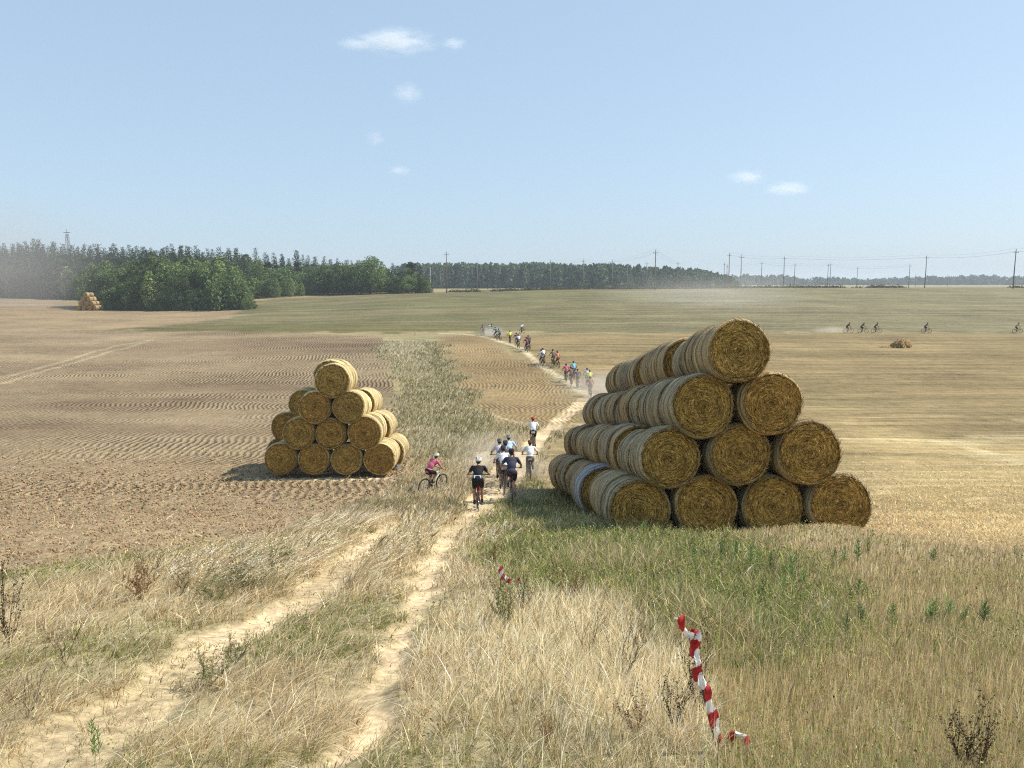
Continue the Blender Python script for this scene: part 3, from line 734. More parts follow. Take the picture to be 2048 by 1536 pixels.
# ------------------------------------------------------------------ utility poles and wires
POLES = [(860, 534, 577, 9), (880, 542, 0, 9), (892.6, 504, 575.7, 12), (954, 523, 574, 12), (1101, 520.6, 575, 12), (1166.6, 519, 570, 12), (1224.7, 520.6, 571, 12), (1254.7, 532, 574, 10), (1294, 524, 0, 12),
 (1311.6, 500, 576.5, 12), (1356, 524, 0, 12), (1449, 526, 0, 12), (1454.5, 530, 0, 12), (1459, 506.7, 567.6, 12), (1483.7, 509, 576, 11), (1524, 523.7, 567, 12), (1569, 513.5, 568, 12),
 (1590.3, 527, 0, 12), (1657, 528, 568, 12), (1661.7, 526.6, 568, 12), (1715.7, 534, 0, 12), (1820, 529, 0, 12), (1832, 548, 0, 12), (1853.6, 511.5, 570.6, 12), (1896, 550, 0, 12), (2032.5, 499, 575.5, 12)]
tops = []
place = {}
for i, (u, vt, vb, hh) in enumerate(POLES):
    y = hh*F/((vb if vb else 571)-vt)*1.0; y = max(y, 236)
    y = min(y, 700); top = onray(u, vt, y); zb = gz(top.x, y); h = top.z-zb
    t = empty('utility_pole', (top.x, y, zb))
    m = MB(); lean = .02*h*random.uniform(-1, 1)*.6; r = .20
    pale = u in (1483.7, 860)
    m.tube([(lean*.0, 0, -.3), (-lean*.5, 0, h*.5), (0, 0, h)], [r, r*.8, r*.6], 8)
    if u in (1454.5, 880): m.tube([(1.4, 0, -.3), (.05, 0, h*.7)], [.14, .12], 6)
    link('post', m.mesh('post'), M['conc'] if pale else M['wood'], t)
    ca = MB(); ca.box((0, -.15, h-.9), (.75, .05, .06)); link('crossarm', ca.mesh('crossarm', False), M['wood'], t)
    ins = MB()
    for sx in (-.68, 0, .68): ins.tube([(sx, -.15, h-.84 if sx else h), (sx, -.15, h-.6 if sx else h+.25)], [.06, .035], 6)
    link('insulator', ins.mesh('insulator'), M['metal'], t)
    where = 'left of the big stack' if u < 1086 else 'above the big stack' if u < 1600 else 'right of the big stack'
    size = 'tall' if vt < 512 else 'mid-sized' if vt < 525 else 'small distant'
    nb = {860: 'short pole at the right tip of the forest', 880: 'thin braced pole just right of the forest tip', 892.6: 'tallest pole left of the big bale stack, before the central woods', 954: 'mid-sized pole before the central woods, right of the tallest one there',
          1101: 'thin pole before the woods above the line of far cyclists', 1166.6: 'pole before the woods, second right of the far cyclists', 1224.7: 'pole before the woods left of the tallest pole near the stack', 1254.7: 'short pale pole just left of the tallest pole near the stack',
          1294: 'pole top showing over the woods just left of the tallest pole', 1311.6: 'tallest dark pole in the middle, standing at the field edge', 1356: 'pole top showing over the woods right of the tallest middle pole',
          1449: 'left one of two thin pole tops at the end of the woods', 1454.5: 'braced thin pole between its neighbours at the end of the woods', 1459: 'dark tall pole directly above the top bale of the big stack',
          1483.7: 'pale tall pole just right of the dark one above the stack', 1524: 'small pole in the gap right of the pale pole', 1569: 'dark tall pole right of the small clump of far trees',
          1590.3: 'faint pole close right of the dark tall pole', 1657: 'left one of a close pair of faint poles', 1661.7: 'right one of a close pair of faint poles', 1715.7: 'small faint pole over the dip in the hazy tree line',
          1820: 'faint pole left of the tall dark pole on the right', 1832: 'tiny pole between the faint pole and the tall dark one', 1853.6: 'tall dark pole on the right above the lone far cyclist', 1896: 'tiny faint pole right of the tall dark one', 2032.5: 'tall dark pole at the far right edge'}[u]
    tag(t, nb, 'utility pole', 'utility poles beyond the far field')
    place[u] = Vector((top.x, y-.15, top.z))
def wires(us, label, drop=-.78, xs=(-.68, .68)):
    m = MB()
    for a, b in zip(us[:-1], us[1:]):
        A, B = (place[a] if not isinstance(a, Vector) else a), (place[b] if not isinstance(b, Vector) else b)
        for sx, dz in [(xs[0], drop), (xs[1], drop), (0, .25)]:
            pts = []
            for k in range(9):
                t = k/8; p = A.lerp(B, t); pts.append((p.x+sx, p.y, p.z+dz+.18-.9*4*t*(1-t)))
            m.tube(pts, .016, 4, False)
    tag(link('power_line', m.mesh('power_line'), M['wire']), label, 'power line', 'power lines beyond the far field')
wires([1101, 1166.6, 1224.7, 1311.6, 1356], 'thin sagging wires between the poles above the central woods')
wires([1449, 1524, 1590.3, 1661.7, 1715.7, 1820], 'thin sagging wires between the faint right-hand poles')
wires([1459, 1569, 1853.6, 2032.5, onray(2260, 484, 230)], 'thin sagging wires between the tall dark right-hand poles')
# lattice mast behind the left forest
p = onray(134, 468, 330); zb = gz(p.x, 330); t = empty('lattice_mast', (p.x, 330, zb)); tag(t, 'thin lattice mast rising above the forest at the left', 'mast')
m = MB(); hh = p.z-zb
for sx in (-1, 1):
    for sy in (-1, 1): m.tube([(sx*.9, sy*.9, 0), (sx*.45, sy*.45, hh)], [.10, .07], 5)
for k in range(12):
    z0 = hh*k/12; z1 = hh*(k+1)/12; w0 = .9-.45*k/12; w1 = .9-.45*(k+1)/12
    for sy in (-1, 1): m.tube([(-w0, sy*w0, z0), (w1, sy*w1, z1)], .05, 4); m.tube([(w0, sy*w0, z0), (-w1, sy*w1, z1)], .05, 4)
link('lattice', m.mesh('lattice', False), M['metal'], t); m = MB(); m.box((0, 0, hh+.6), (1.0, 1.0, .08)); m.tube([(0, 0, hh), (0, 0, hh+2)], .1, 6); link('platform', m.mesh('platform', False), M['metal'], t)
# straw heap far right and white van by the far pole
p = at(1801, 695); n = 1500; d_ = rng.normal(size=(n, 3)); d_[:, 2] = np.abs(d_[:, 2]); d_ /= np.linalg.norm(d_, axis=1)[:, None]
an = np.arctan2(d_[:, 1], d_[:, 0]); pp = d_*np.array([1.35, .8, 1.02])*(1+.22*np.sin(3*an+1)+.15*np.sin(7*an))[:, None]*rng.uniform(.6, 1, n)[:, None]
tail = np.stack([rng.uniform(-2.9, -1, 160), rng.normal(0, .15, 160), rng.uniform(0, .12, 160)], 1)
pp = np.concatenate([pp, tail])
V, Q, C = leafquads(pp, .16, np.array([.48, .37, .20])[None]*rng.uniform(.5, 1.3, (len(pp), 1)))
o = link('straw_heap', np_mesh('straw_heap', V, Q, C, False, 4), M['grass']); o.location = p; tag(o, 'loose brown heap of straw lying in the far stubble field', 'straw heap')
# ------------------------------------------------------------------ bicycles and riders
def torus(m, c, R0, r, seg=40, s2=8):
    V = []; Fc = []
    for i in range(seg):
        a = 2*math.pi*i/seg
        for k in range(s2):
            b = 2*math.pi*k/s2; rr = R0+r*math.cos(b); V.append((c[0]+r*math.sin(b), c[1]+rr*math.cos(a), c[2]+rr*math.sin(a)))
    for i in range(seg):
        for k in range(s2): Fc.append((i*s2+k, i*s2+(k+1) % s2, ((i+1) % seg)*s2+(k+1) % s2, ((i+1) % seg)*s2+k))
    m.add(V, Fc)
def bike_meshes():
    d = {}
    m = MB(); BB = (0, -.05, .32); ST = (0, -.20, .78); HT = (0, .40, .90); HB = (0, .44, .78)
    m.tube([BB, ST, (0, -.23, .90)], [.018, .017, .014]); m.tube([BB, HB], .023); m.tube([ST, HT], .018); m.tube([HT, HB], .024)
    for s in (-1, 1): m.tube([(s*.02, -.05, .32), (s*.06, -.49, .36)], .011); m.tube([(s*.02, -.20, .76), (s*.06, -.49, .36)], .009)
    d['frame'] = m.mesh('frame')
    m = MB(); m.tube([(0, .43, .80), (0, .47, .72)], .02)
    m.box((0, .475, .70), (.07, .03, .025))
    for s in (-1, 1): m.tube([(s*.06, .48, .72), (s*.06, .62, .36)], [.018, .012])
    d['fork'] = m.mesh('fork')
    m = MB(); m.tube([(-.38, .40, 1.03), (-.15, .45, 1.02), (0, .46, 1.0), (.15, .45, 1.02), (.38, .40, 1.03)], .014); m.tube([(0, .40, .90), (0, .39, .96), (0, .45, 1.0)], .018)
    d['handlebar'] = m.mesh('handlebar')
    m = MB()
    for s in (-1, 1): m.tube([(s*.26, .425, 1.025), (s*.385, .40, 1.03)], .019)
    d['grip'] = m.mesh('grip')
    m = MB(); m.ell((0, -.33, .92), (.075, .10, .03)); m.cap((0, -.30, .925), .04, (0, -.12, .93), .02); d['saddle'] = m.mesh('saddle')
    m = MB(); m.tube([(-.03, -.05, .32), (.06, -.05, .32)], .05, 16); m.tube([(.06, -.05, .32), (.07, -.05, .16)], .012); m.tube([(-.05, -.05, .32), (-.07, -.05, .48)], .012); m.box((.12, -.05, .15), (.05, .04, .012)); m.box((-.12, -.05, .49), (.05, .04, .012)); d['crank'] = m.mesh('crank')
    m = MB(); torus(m, (0, 0, 0), .335, .028); d['tyre'] = m.mesh('tyre')
    m = MB(); torus(m, (0, 0, 0), .305, .012, 40, 6); m.tube([(-.05, 0, 0), (.05, 0, 0)], .025, 10); d['rim'] = m.mesh('rim')
    m = MB()
    for k in range(24): a = 2*math.pi*k/24; m.tube([(.02*(-1)**k, 0, 0), (0, .3*math.cos(a), .3*math.sin(a))], .0022, 4, False)
    d['spokes'] = m.mesh('spokes', False)
    return d
BK = bike_meshes()
def lk(name, me, mat, parent, loc=None):
    o = bpy.data.objects.new(name, me); COL.objects.link(o); o.parent = parent
    if len(me.materials) == 0: me.materials.append(None)
    o.material_slots[0].link = 'OBJECT'; o.material_slots[0].material = mat
    if loc: o.location = loc
    return o
def bicycle(loc, rz, label, group, fcol=(.03, .03, .035), small=False, lean=0.0, sc=1.0):
    t = empty('bicycle', loc); t.rotation_euler = (0, lean, rz); t.scale = (sc,)*3; tag(t, label, 'bicycle', group)
    lk('frame', BK['frame'], fabric(fcol), t); lk('fork', BK['fork'], M['metal'], t); h = lk('handlebar', BK['handlebar'], M['metal'], t)
    lk('saddle', BK['saddle'], M['blk'], t); lk('crank', BK['crank'], M['metal'], t)
    if not small: lk('grip', BK['grip'], M['rubber'], h)
    for nm, c in (('rear_wheel', (0, -.49, .363)), ('front_wheel', (0, .62, .363))):
        if small:
            ww = lk(nm, BK['tyre'], M['rubber'], t, c)
        else:
            ww = lk(nm, BK['rim'], M['steel'], t, c); lk('tyre', BK['tyre'], M['rubber'], ww); lk('spokes', BK['spokes'], M['steel'], ww)
    return t
def body_set(pose):
    """pose: joints -> dict of meshes (body, jersey, shorts, shoes, helmet, hair)"""
    J = {k: Vector(v) for k, v in pose.items()}
    hip = (J['hipL']+J['hipR'])/2; sh = (J['shL']+J['shR'])/2; mid = hip.lerp(sh, .5)+Vector((0, -.03, .02)); out = {}
    f = pose.get('fat', (1, 1, 1))[0] if 'fat' in pose else 1
    sp = (sh-hip).normalized(); side = Vector((1, 0, 0)); fr = side.cross(sp)
    Rm = Matrix((side, -fr, sp)).transposed()
    def torso(m, g):
        m.ell(hip+Vector((0, 0, .02)), (.165+g, .125+g, .13+g), Rm); m.ell(mid, (.145+g, .105+g, .19+g), Rm); m.ell(hip.lerp(sh, .82), (.175+g, .115+g, .16+g), Rm)
        m.cap(J['shL'], .062+g, J['shR'], .062+g)
    m = MB(); torso(m, 0)
    neck = sh+Vector((0, .02, .03)); head = J['head']
    m.cap(neck, .058, head+Vector((0, -.01, -.08)), .052)
    look = Vector((0, 1, -.15)).normalized()
    m.ell(head+Vector((0, 0, .02)), (.076, .094, .105)); m.ell(head+Vector((0, .045, -.06)), (.054, .055, .06))    # skull and jaw
    m.cap(head+Vector((0, .095, -.005)), .012, head+Vector((0, .112, -.028)), .016); m.ell(head+Vector((0, .088, -.062)), (.024, .014, .010))
    for s in (-1, 1): m.ell(head+Vector((s*.078, -.005, -.005)), (.010, .020, .030))
    for sd, s in (('L', -1), ('R', 1)):
        m.cap(J['sh'+sd], .056, J['el'+sd], .040); m.cap(J['el'+sd], .040, J['ha'+sd]+Vector((0, -.07, .03)), .026)
        m.cap(J['hip'+sd], .095, J['kn'+sd], .058); m.cap(J['kn'+sd], .056, J['kn'+sd].lerp(J['an'+sd], .35)+Vector((0, -.025, 0)), .056); m.cap(J['kn'+sd].lerp(J['an'+sd], .35)+Vector((0, -.025, 0)), .056, J['an'+sd], .036)
        m.ell(J['ha'+sd]+Vector((0, -.04, .025)), (.042, .048, .02))
        m.cap(J['an'+sd]+Vector((0, -.03, -.05)), .034, J['an'+sd]+Vector((0, .13, -.08)), .030)
    body = remesh(m.mesh('body'), .0095, .35)
    # fingers wrapped round the grip, thumb below
    m = MB()
    for sd, s in (('L', -1), ('R', 1)):
        h = J['ha'+sd]
        for k, L in enumerate((.9, 1.0, .95, .8)):
            x = h.x+s*(-.030+.021*k); m.tube([(x, h.y-.02, h.z+.035), (x, h.y+.018*L, h.z+.034), (x, h.y+.036*L, h.z+.012), (x, h.y+.026*L, h.z-.014), (x, h.y+.006, h.z-.02)], [.0095, .0095, .009, .008, .0065], 6)
        m.tube([(h.x-s*.032, h.y-.04, h.z+.02), (h.x-s*.046, h.y-.022, h.z-.004), (h.x-s*.026, h.y-.006, h.z-.022)], [.011, .010, .008], 6)
    fm = m.mesh('fg'); bmm = bmesh.new(); bmm.from_mesh(body); bmm.from_mesh(fm); bmm.to_mesh(body); bmm.free()
    body.polygons.foreach_set('use_smooth', [True]*len(body.polygons)); out['body'] = body
    m = MB(); torso(m, .012)
    for sd in 'LR': m.cap(J['sh'+sd], .072, J['sh'+sd].lerp(J['el'+sd], .62), .056)
    out['jersey'] = remesh(m.mesh('jersey'), .012, .5)
    # cut hem at hip and make shorts
    m = MB(); m.ell(hip+Vector((0, 0, .015)), (.182, .142, .13), Rm)
    for sd in 'LR': m.cap(J['hip'+sd], .110, J['hip'+sd].lerp(J['kn'+sd], .72), .080)
    out['shorts'] = remesh(m.mesh('shorts'), .012, .5)
    m = MB(); m.ell(hip+Vector((0, 0, .015)), (.184, .145, .13), Rm)
    for sd in 'LR': m.cap(J['hip'+sd], .115, J['kn'+sd], .086); m.cap(J['kn'+sd], .086, J['an'+sd]+Vector((0, 0, .06)), .062)
    out['trousers'] = remesh(m.mesh('trousers'), .014, .5)
    for sd in 'LR': m = MB(); a = J['an'+sd]; m.cap(a+Vector((0, -.045, -.055)), .042, a+Vector((0, .14, -.088)), .036); m.cap(a+Vector((0, 0, .03)), .044, a+Vector((0, 0, -.05)), .046); out['shoe'+sd] = remesh(m.mesh('shoe'), .012, .5)
    m = MB(); hc = head+Vector((0, -.01, .05))
    V = []; Fc = []; seg = 24; rings = 8
    for i in range(rings+1):
        th = math.pi*.56*i/rings
        for k in range(seg):
            ph = 2*math.pi*k/seg; gr = 1-.05*max(0, math.sin(6*ph))*math.sin(th)
            V.append(hc+Vector((.108*math.sin(th)*math.cos(ph)*gr, .142*math.sin(th)*math.sin(ph)*gr, .098*math.cos(th)+.012*math.cos(ph*2)*math.sin(th))))
    for i in range(rings):
        for k in range(seg): Fc.append((i*seg+k, (i+1)*seg+k, (i+1)*seg+(k+1) % seg, i*seg+(k+1) % seg))
    m.add(V, Fc); out['helmet'] = m.mesh('helmet')
    m = MB()
    for s in (-1, 0, 1): m.tube([hc+Vector((s*.05, -.125+abs(s)*.02, .02)), hc+Vector((s*.055, -.07, .082)), hc+Vector((s*.05, .04, .09))], [.010, .012, .010], 6)
    out['vents'] = m.mesh('vents')
    m = MB(); m.ell(head+Vector((0, -.028, .0)), (.083, .080, .088)); out['hair'] = m.mesh('hair')
    b = hip.lerp(sh, .62)-fr*(-.0)+Vector((0, -.16, .05)); m = MB(); m.ell(b, (.14, .085, .20), Rm); m.ell(b+Vector((0, -.05, -.06)), (.10, .05, .10), Rm)
    for s in (-1, 1): m.tube([sh+Vector((s*.10, -.10, .05)), sh+Vector((s*.11, .0, .085)), sh+Vector((s*.10, .09, .02))], .018, 6)
    out['backpack'] = m.mesh('backpack')
    bb = hip.lerp(sh, .22)+Vector((0, -.13, .05)); m = MB()
    m.box(bb, (.115, .006, .055), Rm); out['number'] = m.mesh('number', False)
    m = MB()
    for k, (dx, dz) in enumerate(((-.06, .01), (-.02, -.005), (.03, .012), (.07, -.01))): m.box(bb+Vector((dx, -.009, dz)), (.013, .003, .028), Rm)
    out['print'] = m.mesh('print', False)
    return out
def mirror(p):
    q = {}
    for k, v in p.items():
        if k == 'head': q[k] = (-v[0], v[1], v[2]); continue
        q[k[:-1]+('R' if k[-1] == 'L' else 'L')] = (-v[0], v[1], v[2])
    return q
SEAT = dict(hipL=(-.09, -.27, 1.02), hipR=(.09, -.27, 1.02), shL=(-.185, .06, 1.42), shR=(.185, .06, 1.42), head=(0, .17, 1.62), elL=(-.34, .16, 1.20), elR=(.34, .16, 1.20),
            haL=(-.33, .39, 1.04), haR=(.33, .39, 1.04), knL=(-.13, .13, .87), knR=(.11, .06, .67), anL=(-.12, -.13, .58), anR=(.12, -.12, .25))
STAND = dict(hipL=(-.09, -.34, 1.04), hipR=(.09, -.34, 1.04), shL=(-.185, .02, 1.36), shR=(.185, .02, 1.36), head=(0, .15, 1.55), elL=(-.30, .16, 1.17), elR=(.30, .16, 1.17),
            haL=(-.35, .39, 1.04), haR=(.35, .39, 1.04), knL=(-.125, -.10, .67), knR=(.125, .02, .68), anL=(-.12, -.20, .29), anR=(.12, .04, .28))
PB = {'A': body_set(SEAT), 'B': body_set(mirror(SEAT)), 'S': body_set(STAND)}
def rider(u, vb, pose, rz, lab, jersey, lower, helmet, blab, long=False, pack=None, cap=False, hair=True, near=False, number=False, frame=(.04, .04, .045), sc=1.0, yfix=None, lean=0.0):
    loc = at(u, vb) if yfix is None else None
    if yfix is not None: q = onray(u, vb, yfix); loc = Vector((q.x, yfix, gz(q.x, yfix)))
    B = PB[pose]; t = empty('person', loc); t.rotation_euler = (0, lean, rz); t.scale = (sc,)*3; tag(t, lab, 'cyclist', 'cyclists riding across the fields')
    b = lk('body', B['body'], M['skin'], t); lk('jersey', B['jersey'], fabric(jersey), t)
    lk('trousers' if long else 'shorts', B['trousers' if long else 'shorts'], fabric(lower), t); [lk('shoe', B['shoe'+q_], M['blk'], t) for q_ in 'LR']
    if hair: lk('hair', B['hair'], M['hair'], t)
    hm = lk('cap' if cap else 'helmet', B['helmet'], fabric(helmet), t)
    if near and not cap: lk('vents', B['vents'], M['blk'], hm)
    if pack: lk('backpack', B['backpack'], fabric(pack), t)
    if number: nn = lk('race_number', B['number'], fabric((.55, .65, .75)), t); lk('print', B['print'], fabric((.03, .05, .12)), nn)
    bicycle(loc, rz, blab, 'bicycles ridden across the fields', frame, not near, lean, sc)
    d = loc.y*CP-loc.z*SP; print('rider', u, vb, 'y=%.1f' % loc.y, 'top v=%.0f' % proj(loc+Vector((0, 0, 1.72*sc)))[1])
BLK = (.015, .015, .018); WH = (.75, .76, .78)
N_ = True
rider(957, 1031, 'S', 0, 'cyclist in black suit and white helmet standing on the pedals, nearest on the path', BLK, BLK, (.72, .72, .70), 'bicycle under the nearest black-clad rider', near=N_, number=True, frame=(.25, .03, .03), yfix=24.6)
rider(1023, 1000, 'A', R(2), 'heavy-set cyclist in navy jersey and dark shorts beside the shadow of the stack', (.045, .05, .085), (.05, .03, .04), (.02, .02, .02), 'bicycle under the rider in navy beside the stack shadow', near=N_, sc=1.03)
rider(1007, 983, 'B', R(4), 'cyclist in bright white jersey just left of the navy rider', WH, (.10, .08, .07), (.05, .05, .05), 'bicycle under the white jersey left of the navy rider', near=N_)
rider(1011, 968, 'A', R(2), 'cyclist in grey jersey with dark backpack behind the white jersey', (.25, .25, .32), (.05, .05, .06), (.05, .05, .08), 'bicycle under the rider with the dark backpack', pack=(.06, .06, .10), near=N_)
rider(1000, 962, 'B', R(6), 'cyclist in lilac shirt at the left edge of the bunch', (.60, .56, .66), (.08, .07, .10), (.15, .16, .15), 'bicycle under the lilac shirt in the bunch', near=N_)
rider(1017, 950, 'A', R(-2), 'cyclist in light blue jersey at the head of the near bunch', (.42, .58, .75), (.10, .10, .12), (.30, .28, .27), 'bicycle under the light blue jersey in the near bunch', near=N_)
rider(1060, 958, 'B', R(0), 'small cyclist in white shirt and grey trousers between the bunch and the stack', WH, (.17, .16, .15), (.13, .08, .05), 'bicycle under the small rider in grey trousers', long=True, near=N_, sc=.93)
rider(1066, 898, 'A', R(0), 'cyclist in white long shirt, black shorts and red cap ahead of the near group', WH, BLK, (.38, .05, .03), 'bicycle under the rider in the red cap', near=N_, pack=None, cap=True, number=True)
rider(863, 984, 'B', R(-38), 'cyclist in pink jersey and white helmet crossing the verge left of the path', (.55, .14, .22), BLK, (.7, .7, .66), 'bicycle seen almost side-on in the verge under the pink rider', near=N_, frame=(.5, .5, .48), sc=.86, lean=R(6))
G1 = [
 (1180, 793, 'A', 'cyclist in reddish brown top, last of the far file by the stack', (.28, .12, .10), (.10, .06, .05), (.05, .03, .02)),
 (1179, 777, 'B', 'cyclist in neon yellow jersey beside the end of the stack', (.62, .72, .06), (.08, .08, .08), (.10, .10, .06)),
 (1174, 773, 'A', 'cyclist in pale lilac partly behind the neon yellow jersey', (.5, .5, .65), (.12, .12, .14), (.06, .07, .14)),
 (1155, 775, 'B', 'cyclist in charcoal top and shorts left of the neon jersey', (.09, .09, .09), (.06, .06, .06), (.05, .05, .05)),
 (1142, 770, 'A', 'cyclist in maroon-brown top between the pink and charcoal ones', (.20, .11, .10), (.06, .05, .05), (.12, .05, .05)),
 (1132, 763, 'B', 'cyclist in raspberry jersey at the left of the far bunch', (.50, .10, .18), (.08, .07, .07), (.08, .03, .03)),
 (1147, 757, 'A', 'cyclist in bright sky blue jersey in the far bunch', (.22, .52, .70), (.05, .05, .06), (.05, .06, .08)),
 (1115, 735, 'B', 'cyclist in orange top with a dark companion on the left', (.55, .20, .12), (.04, .04, .04), (.03, .03, .03)),
 (1106, 731, 'A', 'cyclist in grey-brown top left of the orange one', (.17, .12, .10), (.06, .05, .05), (.04, .03, .03)),
 (1083, 731, 'B', 'cyclist in white with grey backpack alone on the pale track', WH, BLK, (.04, .04, .04)),
 (1086, 728, 'A', 'cyclist in white half hidden right of the grey backpack', WH, (.05, .05, .06), (.10, .08, .08)),
 (1053, 703, 'B', 'cyclist in dark red top on the bend of the pale track', (.22, .05, .06), (.03, .03, .04), (.05, .02, .03)),
 (1057, 699, 'A', 'dark cyclist just right of the dark red one', (.06, .05, .07), (.03, .03, .03), (.04, .04, .05)),
 (1037, 696, 'B', 'cyclist in white jersey and black shorts higher up the track', (.62, .60, .66), BLK, (.05, .05, .06)),
 (1033, 692, 'A', 'dark purple-clad cyclist left of the white jersey', (.10, .06, .11), (.03, .03, .04), (.03, .03, .03)),
 (1020, 686, 'B', 'cyclist in lemon yellow jersey up the pale track', (.78, .80, .10), BLK, (.04, .05, .04)),
 (998, 681, 'A', 'cyclist in teal and black right of another dark one', (.07, .13, .15), (.04, .04, .05), (.03, .04, .05)),
 (991, 677, 'B', 'cyclist in dark teal before the crest dust', (.05, .12, .13), (.03, .04, .05), (.03, .06, .06)),
 (984, 669, 'A', 'small dark cyclist in the dust on the crest', (.10, .11, .11), (.05, .05, .05), (.05, .05, .05)),
 (979, 668, 'B', 'small pale grey cyclist in the dust on the crest', (.40, .42, .42), (.20, .20, .20), (.2, .2, .2)),
 (966, 671, 'A', 'dark grey cyclist at the left end of the crest file', (.12, .12, .13), (.08, .08, .08), (.05, .05, .05)),
 (1044, 667, 'B', 'lone cyclist in white on the far field edge', WH, (.05, .05, .05), (.25, .2, .2)),
]
for i, (u, vb, po, lab, j, lo, he) in enumerate(G1):
    hd = R(0) if u > 1120 else R(12) if u > 1000 else R(28)
    if u == 1044: hd = R(-35)
    rider(u, vb, po, hd+R(random.uniform(-4, 4)), lab, j, lo, he, 'bike of the '+lab.replace('cyclist', 'rider').replace('small ', ''), pack=(.10, .10, .12) if (u, vb) == (1083, 731) else None)
for u, po, lab, j in ((1696, 'A', 'black-clad cyclist, last of the three riding right along the field edge', (.02, .02, .02)), (1725, 'B', 'dark cyclist in the middle of the three at the field edge', (.05, .05, .055)),
                  (1752, 'A', 'crouched dark cyclist leading the three at the field edge', (.07, .06, .05)), (1852, 'B', 'lone dark cyclist with a white front at the field edge', (.12, .12, .12)), (2034, 'A', 'cyclist in pink top at the right edge of the picture', (.45, .25, .27))):
    rider(u, 666, po, R(-90), lab, j, (.03, .03, .03), (.03, .03, .03), 'bicycle ridden by the '+lab)
#==GRASS==
# ------------------------------------------------------------------ grasses
def hexc(a): return np.array(a, float)
PAL = {
 'straw': [(.66, .58, .40), (.56, .48, .32), (.42, .34, .22), (.78, .71, .52), (.25, .19, .11)],
 'grey':  [(.60, .51, .38), (.46, .37, .26), (.70, .60, .45), (.27, .20, .13), (.54, .43, .30)],
 'pale':  [(.84, .76, .55), (.78, .69, .48), (.68, .58, .39), (.88, .84, .66), (.42, .34, .21)],
 'green': [(.13, .20, .04), (.19, .26, .055), (.27, .31, .085), (.34, .35, .13), (.08, .13, .03)],
 'olive': [(.20, .20, .10), (.26, .25, .13), (.33, .30, .18), (.16, .17, .08), (.42, .37, .24)],
 'stub':  [(.52, .43, .27), (.44, .35, .21), (.60, .51, .34), (.36, .28, .17), (.48, .41, .27)],
 'gold':  [(.72, .58, .34), (.62, .48, .26), (.80, .68, .44), (.50, .38, .20), (.66, .55, .34)],
 'rust':  [(.24, .12, .05), (.30, .16, .07), (.17, .09, .04), (.36, .24, .12), (.20, .15, .07)],
}
def pick(pal, n): return np.minimum(np.array(PAL[pal])[rng.integers(0, 5, n)]*np.exp(rng.normal(-.03, .30, (n, 1))), .84)
def blades(name, x, y, h, wd, lean, col, label, head=0.0, zoff=-.02):
    n = len(x); z = H(x, y)+zoff
    T = np.array([0, .4, .75, 1.0]) if head == 0 else np.array([0, .55, .82, 1.0])
    W = np.array([1, .8, .5, .0]) if head == 0 else np.array([.55, .45, head, .0])
    an = rng.uniform(0, np.pi, n); wx, wy = np.cos(an), np.sin(an)*.6
    V = np.zeros((n, 7, 3), np.float32)
    for i in range(4):
        cx = x+lean[:, 0]*h*T[i]**1.7; cy = y+lean[:, 1]*h*T[i]**1.7
        bend = np.hypot(lean[:, 0], lean[:, 1]); cz = z+h*T[i]*(1-.28*np.minimum(bend, 1.4)*T[i])
        if i < 3:
            V[:, 2*i] = np.stack([cx-wx*wd*W[i]/2, cy-wy*wd*W[i]/2, cz], 1); V[:, 2*i+1] = np.stack([cx+wx*wd*W[i]/2, cy+wy*wd*W[i]/2, cz], 1)
        else: V[:, 6] = np.stack([cx, cy, cz], 1)
    b = (np.arange(n)*7)[:, None, None]
    T_ = np.array([[0, 1, 3], [0, 3, 2], [2, 3, 5], [2, 5, 4], [4, 5, 6]])[None]+b
    me = np_mesh(name, V.reshape(-1, 3), T_.reshape(-1, 3), np.repeat(col, 7, 0)); o = link(name, me, M['grass'])
    tag(o, label, 'grass' if 'grass' in name else name.replace('_', ' '), None, 'stuff'); return o
def scatter(n, y0, y1, p=1.0, side=.72, ex=2.0):
    """ground points with density falling off with distance as y**-p (area measure)"""
    u = rng.random(n); k = 2-p
    yy = np.exp(np.log(y0)+u*np.log(y1/y0)) if abs(k) < 1e-6 else (y0**k+u*(y1**k-y0**k))**(1/k)
    return rng.uniform(-1, 1, n)*(yy*side+ex), yy
def clump(x, y, amt, cs):
    """pull points toward random tuft centres"""
    gx = np.floor(x/cs); gy = np.floor(y/cs); cx = (gx+_h(gx.astype(int), gy.astype(int), 5))*cs; cy = (gy+_h(gx.astype(int), gy.astype(int), 6))*cs
    return x+(cx-x)*amt, y+(cy-y)*amt
OBST = []
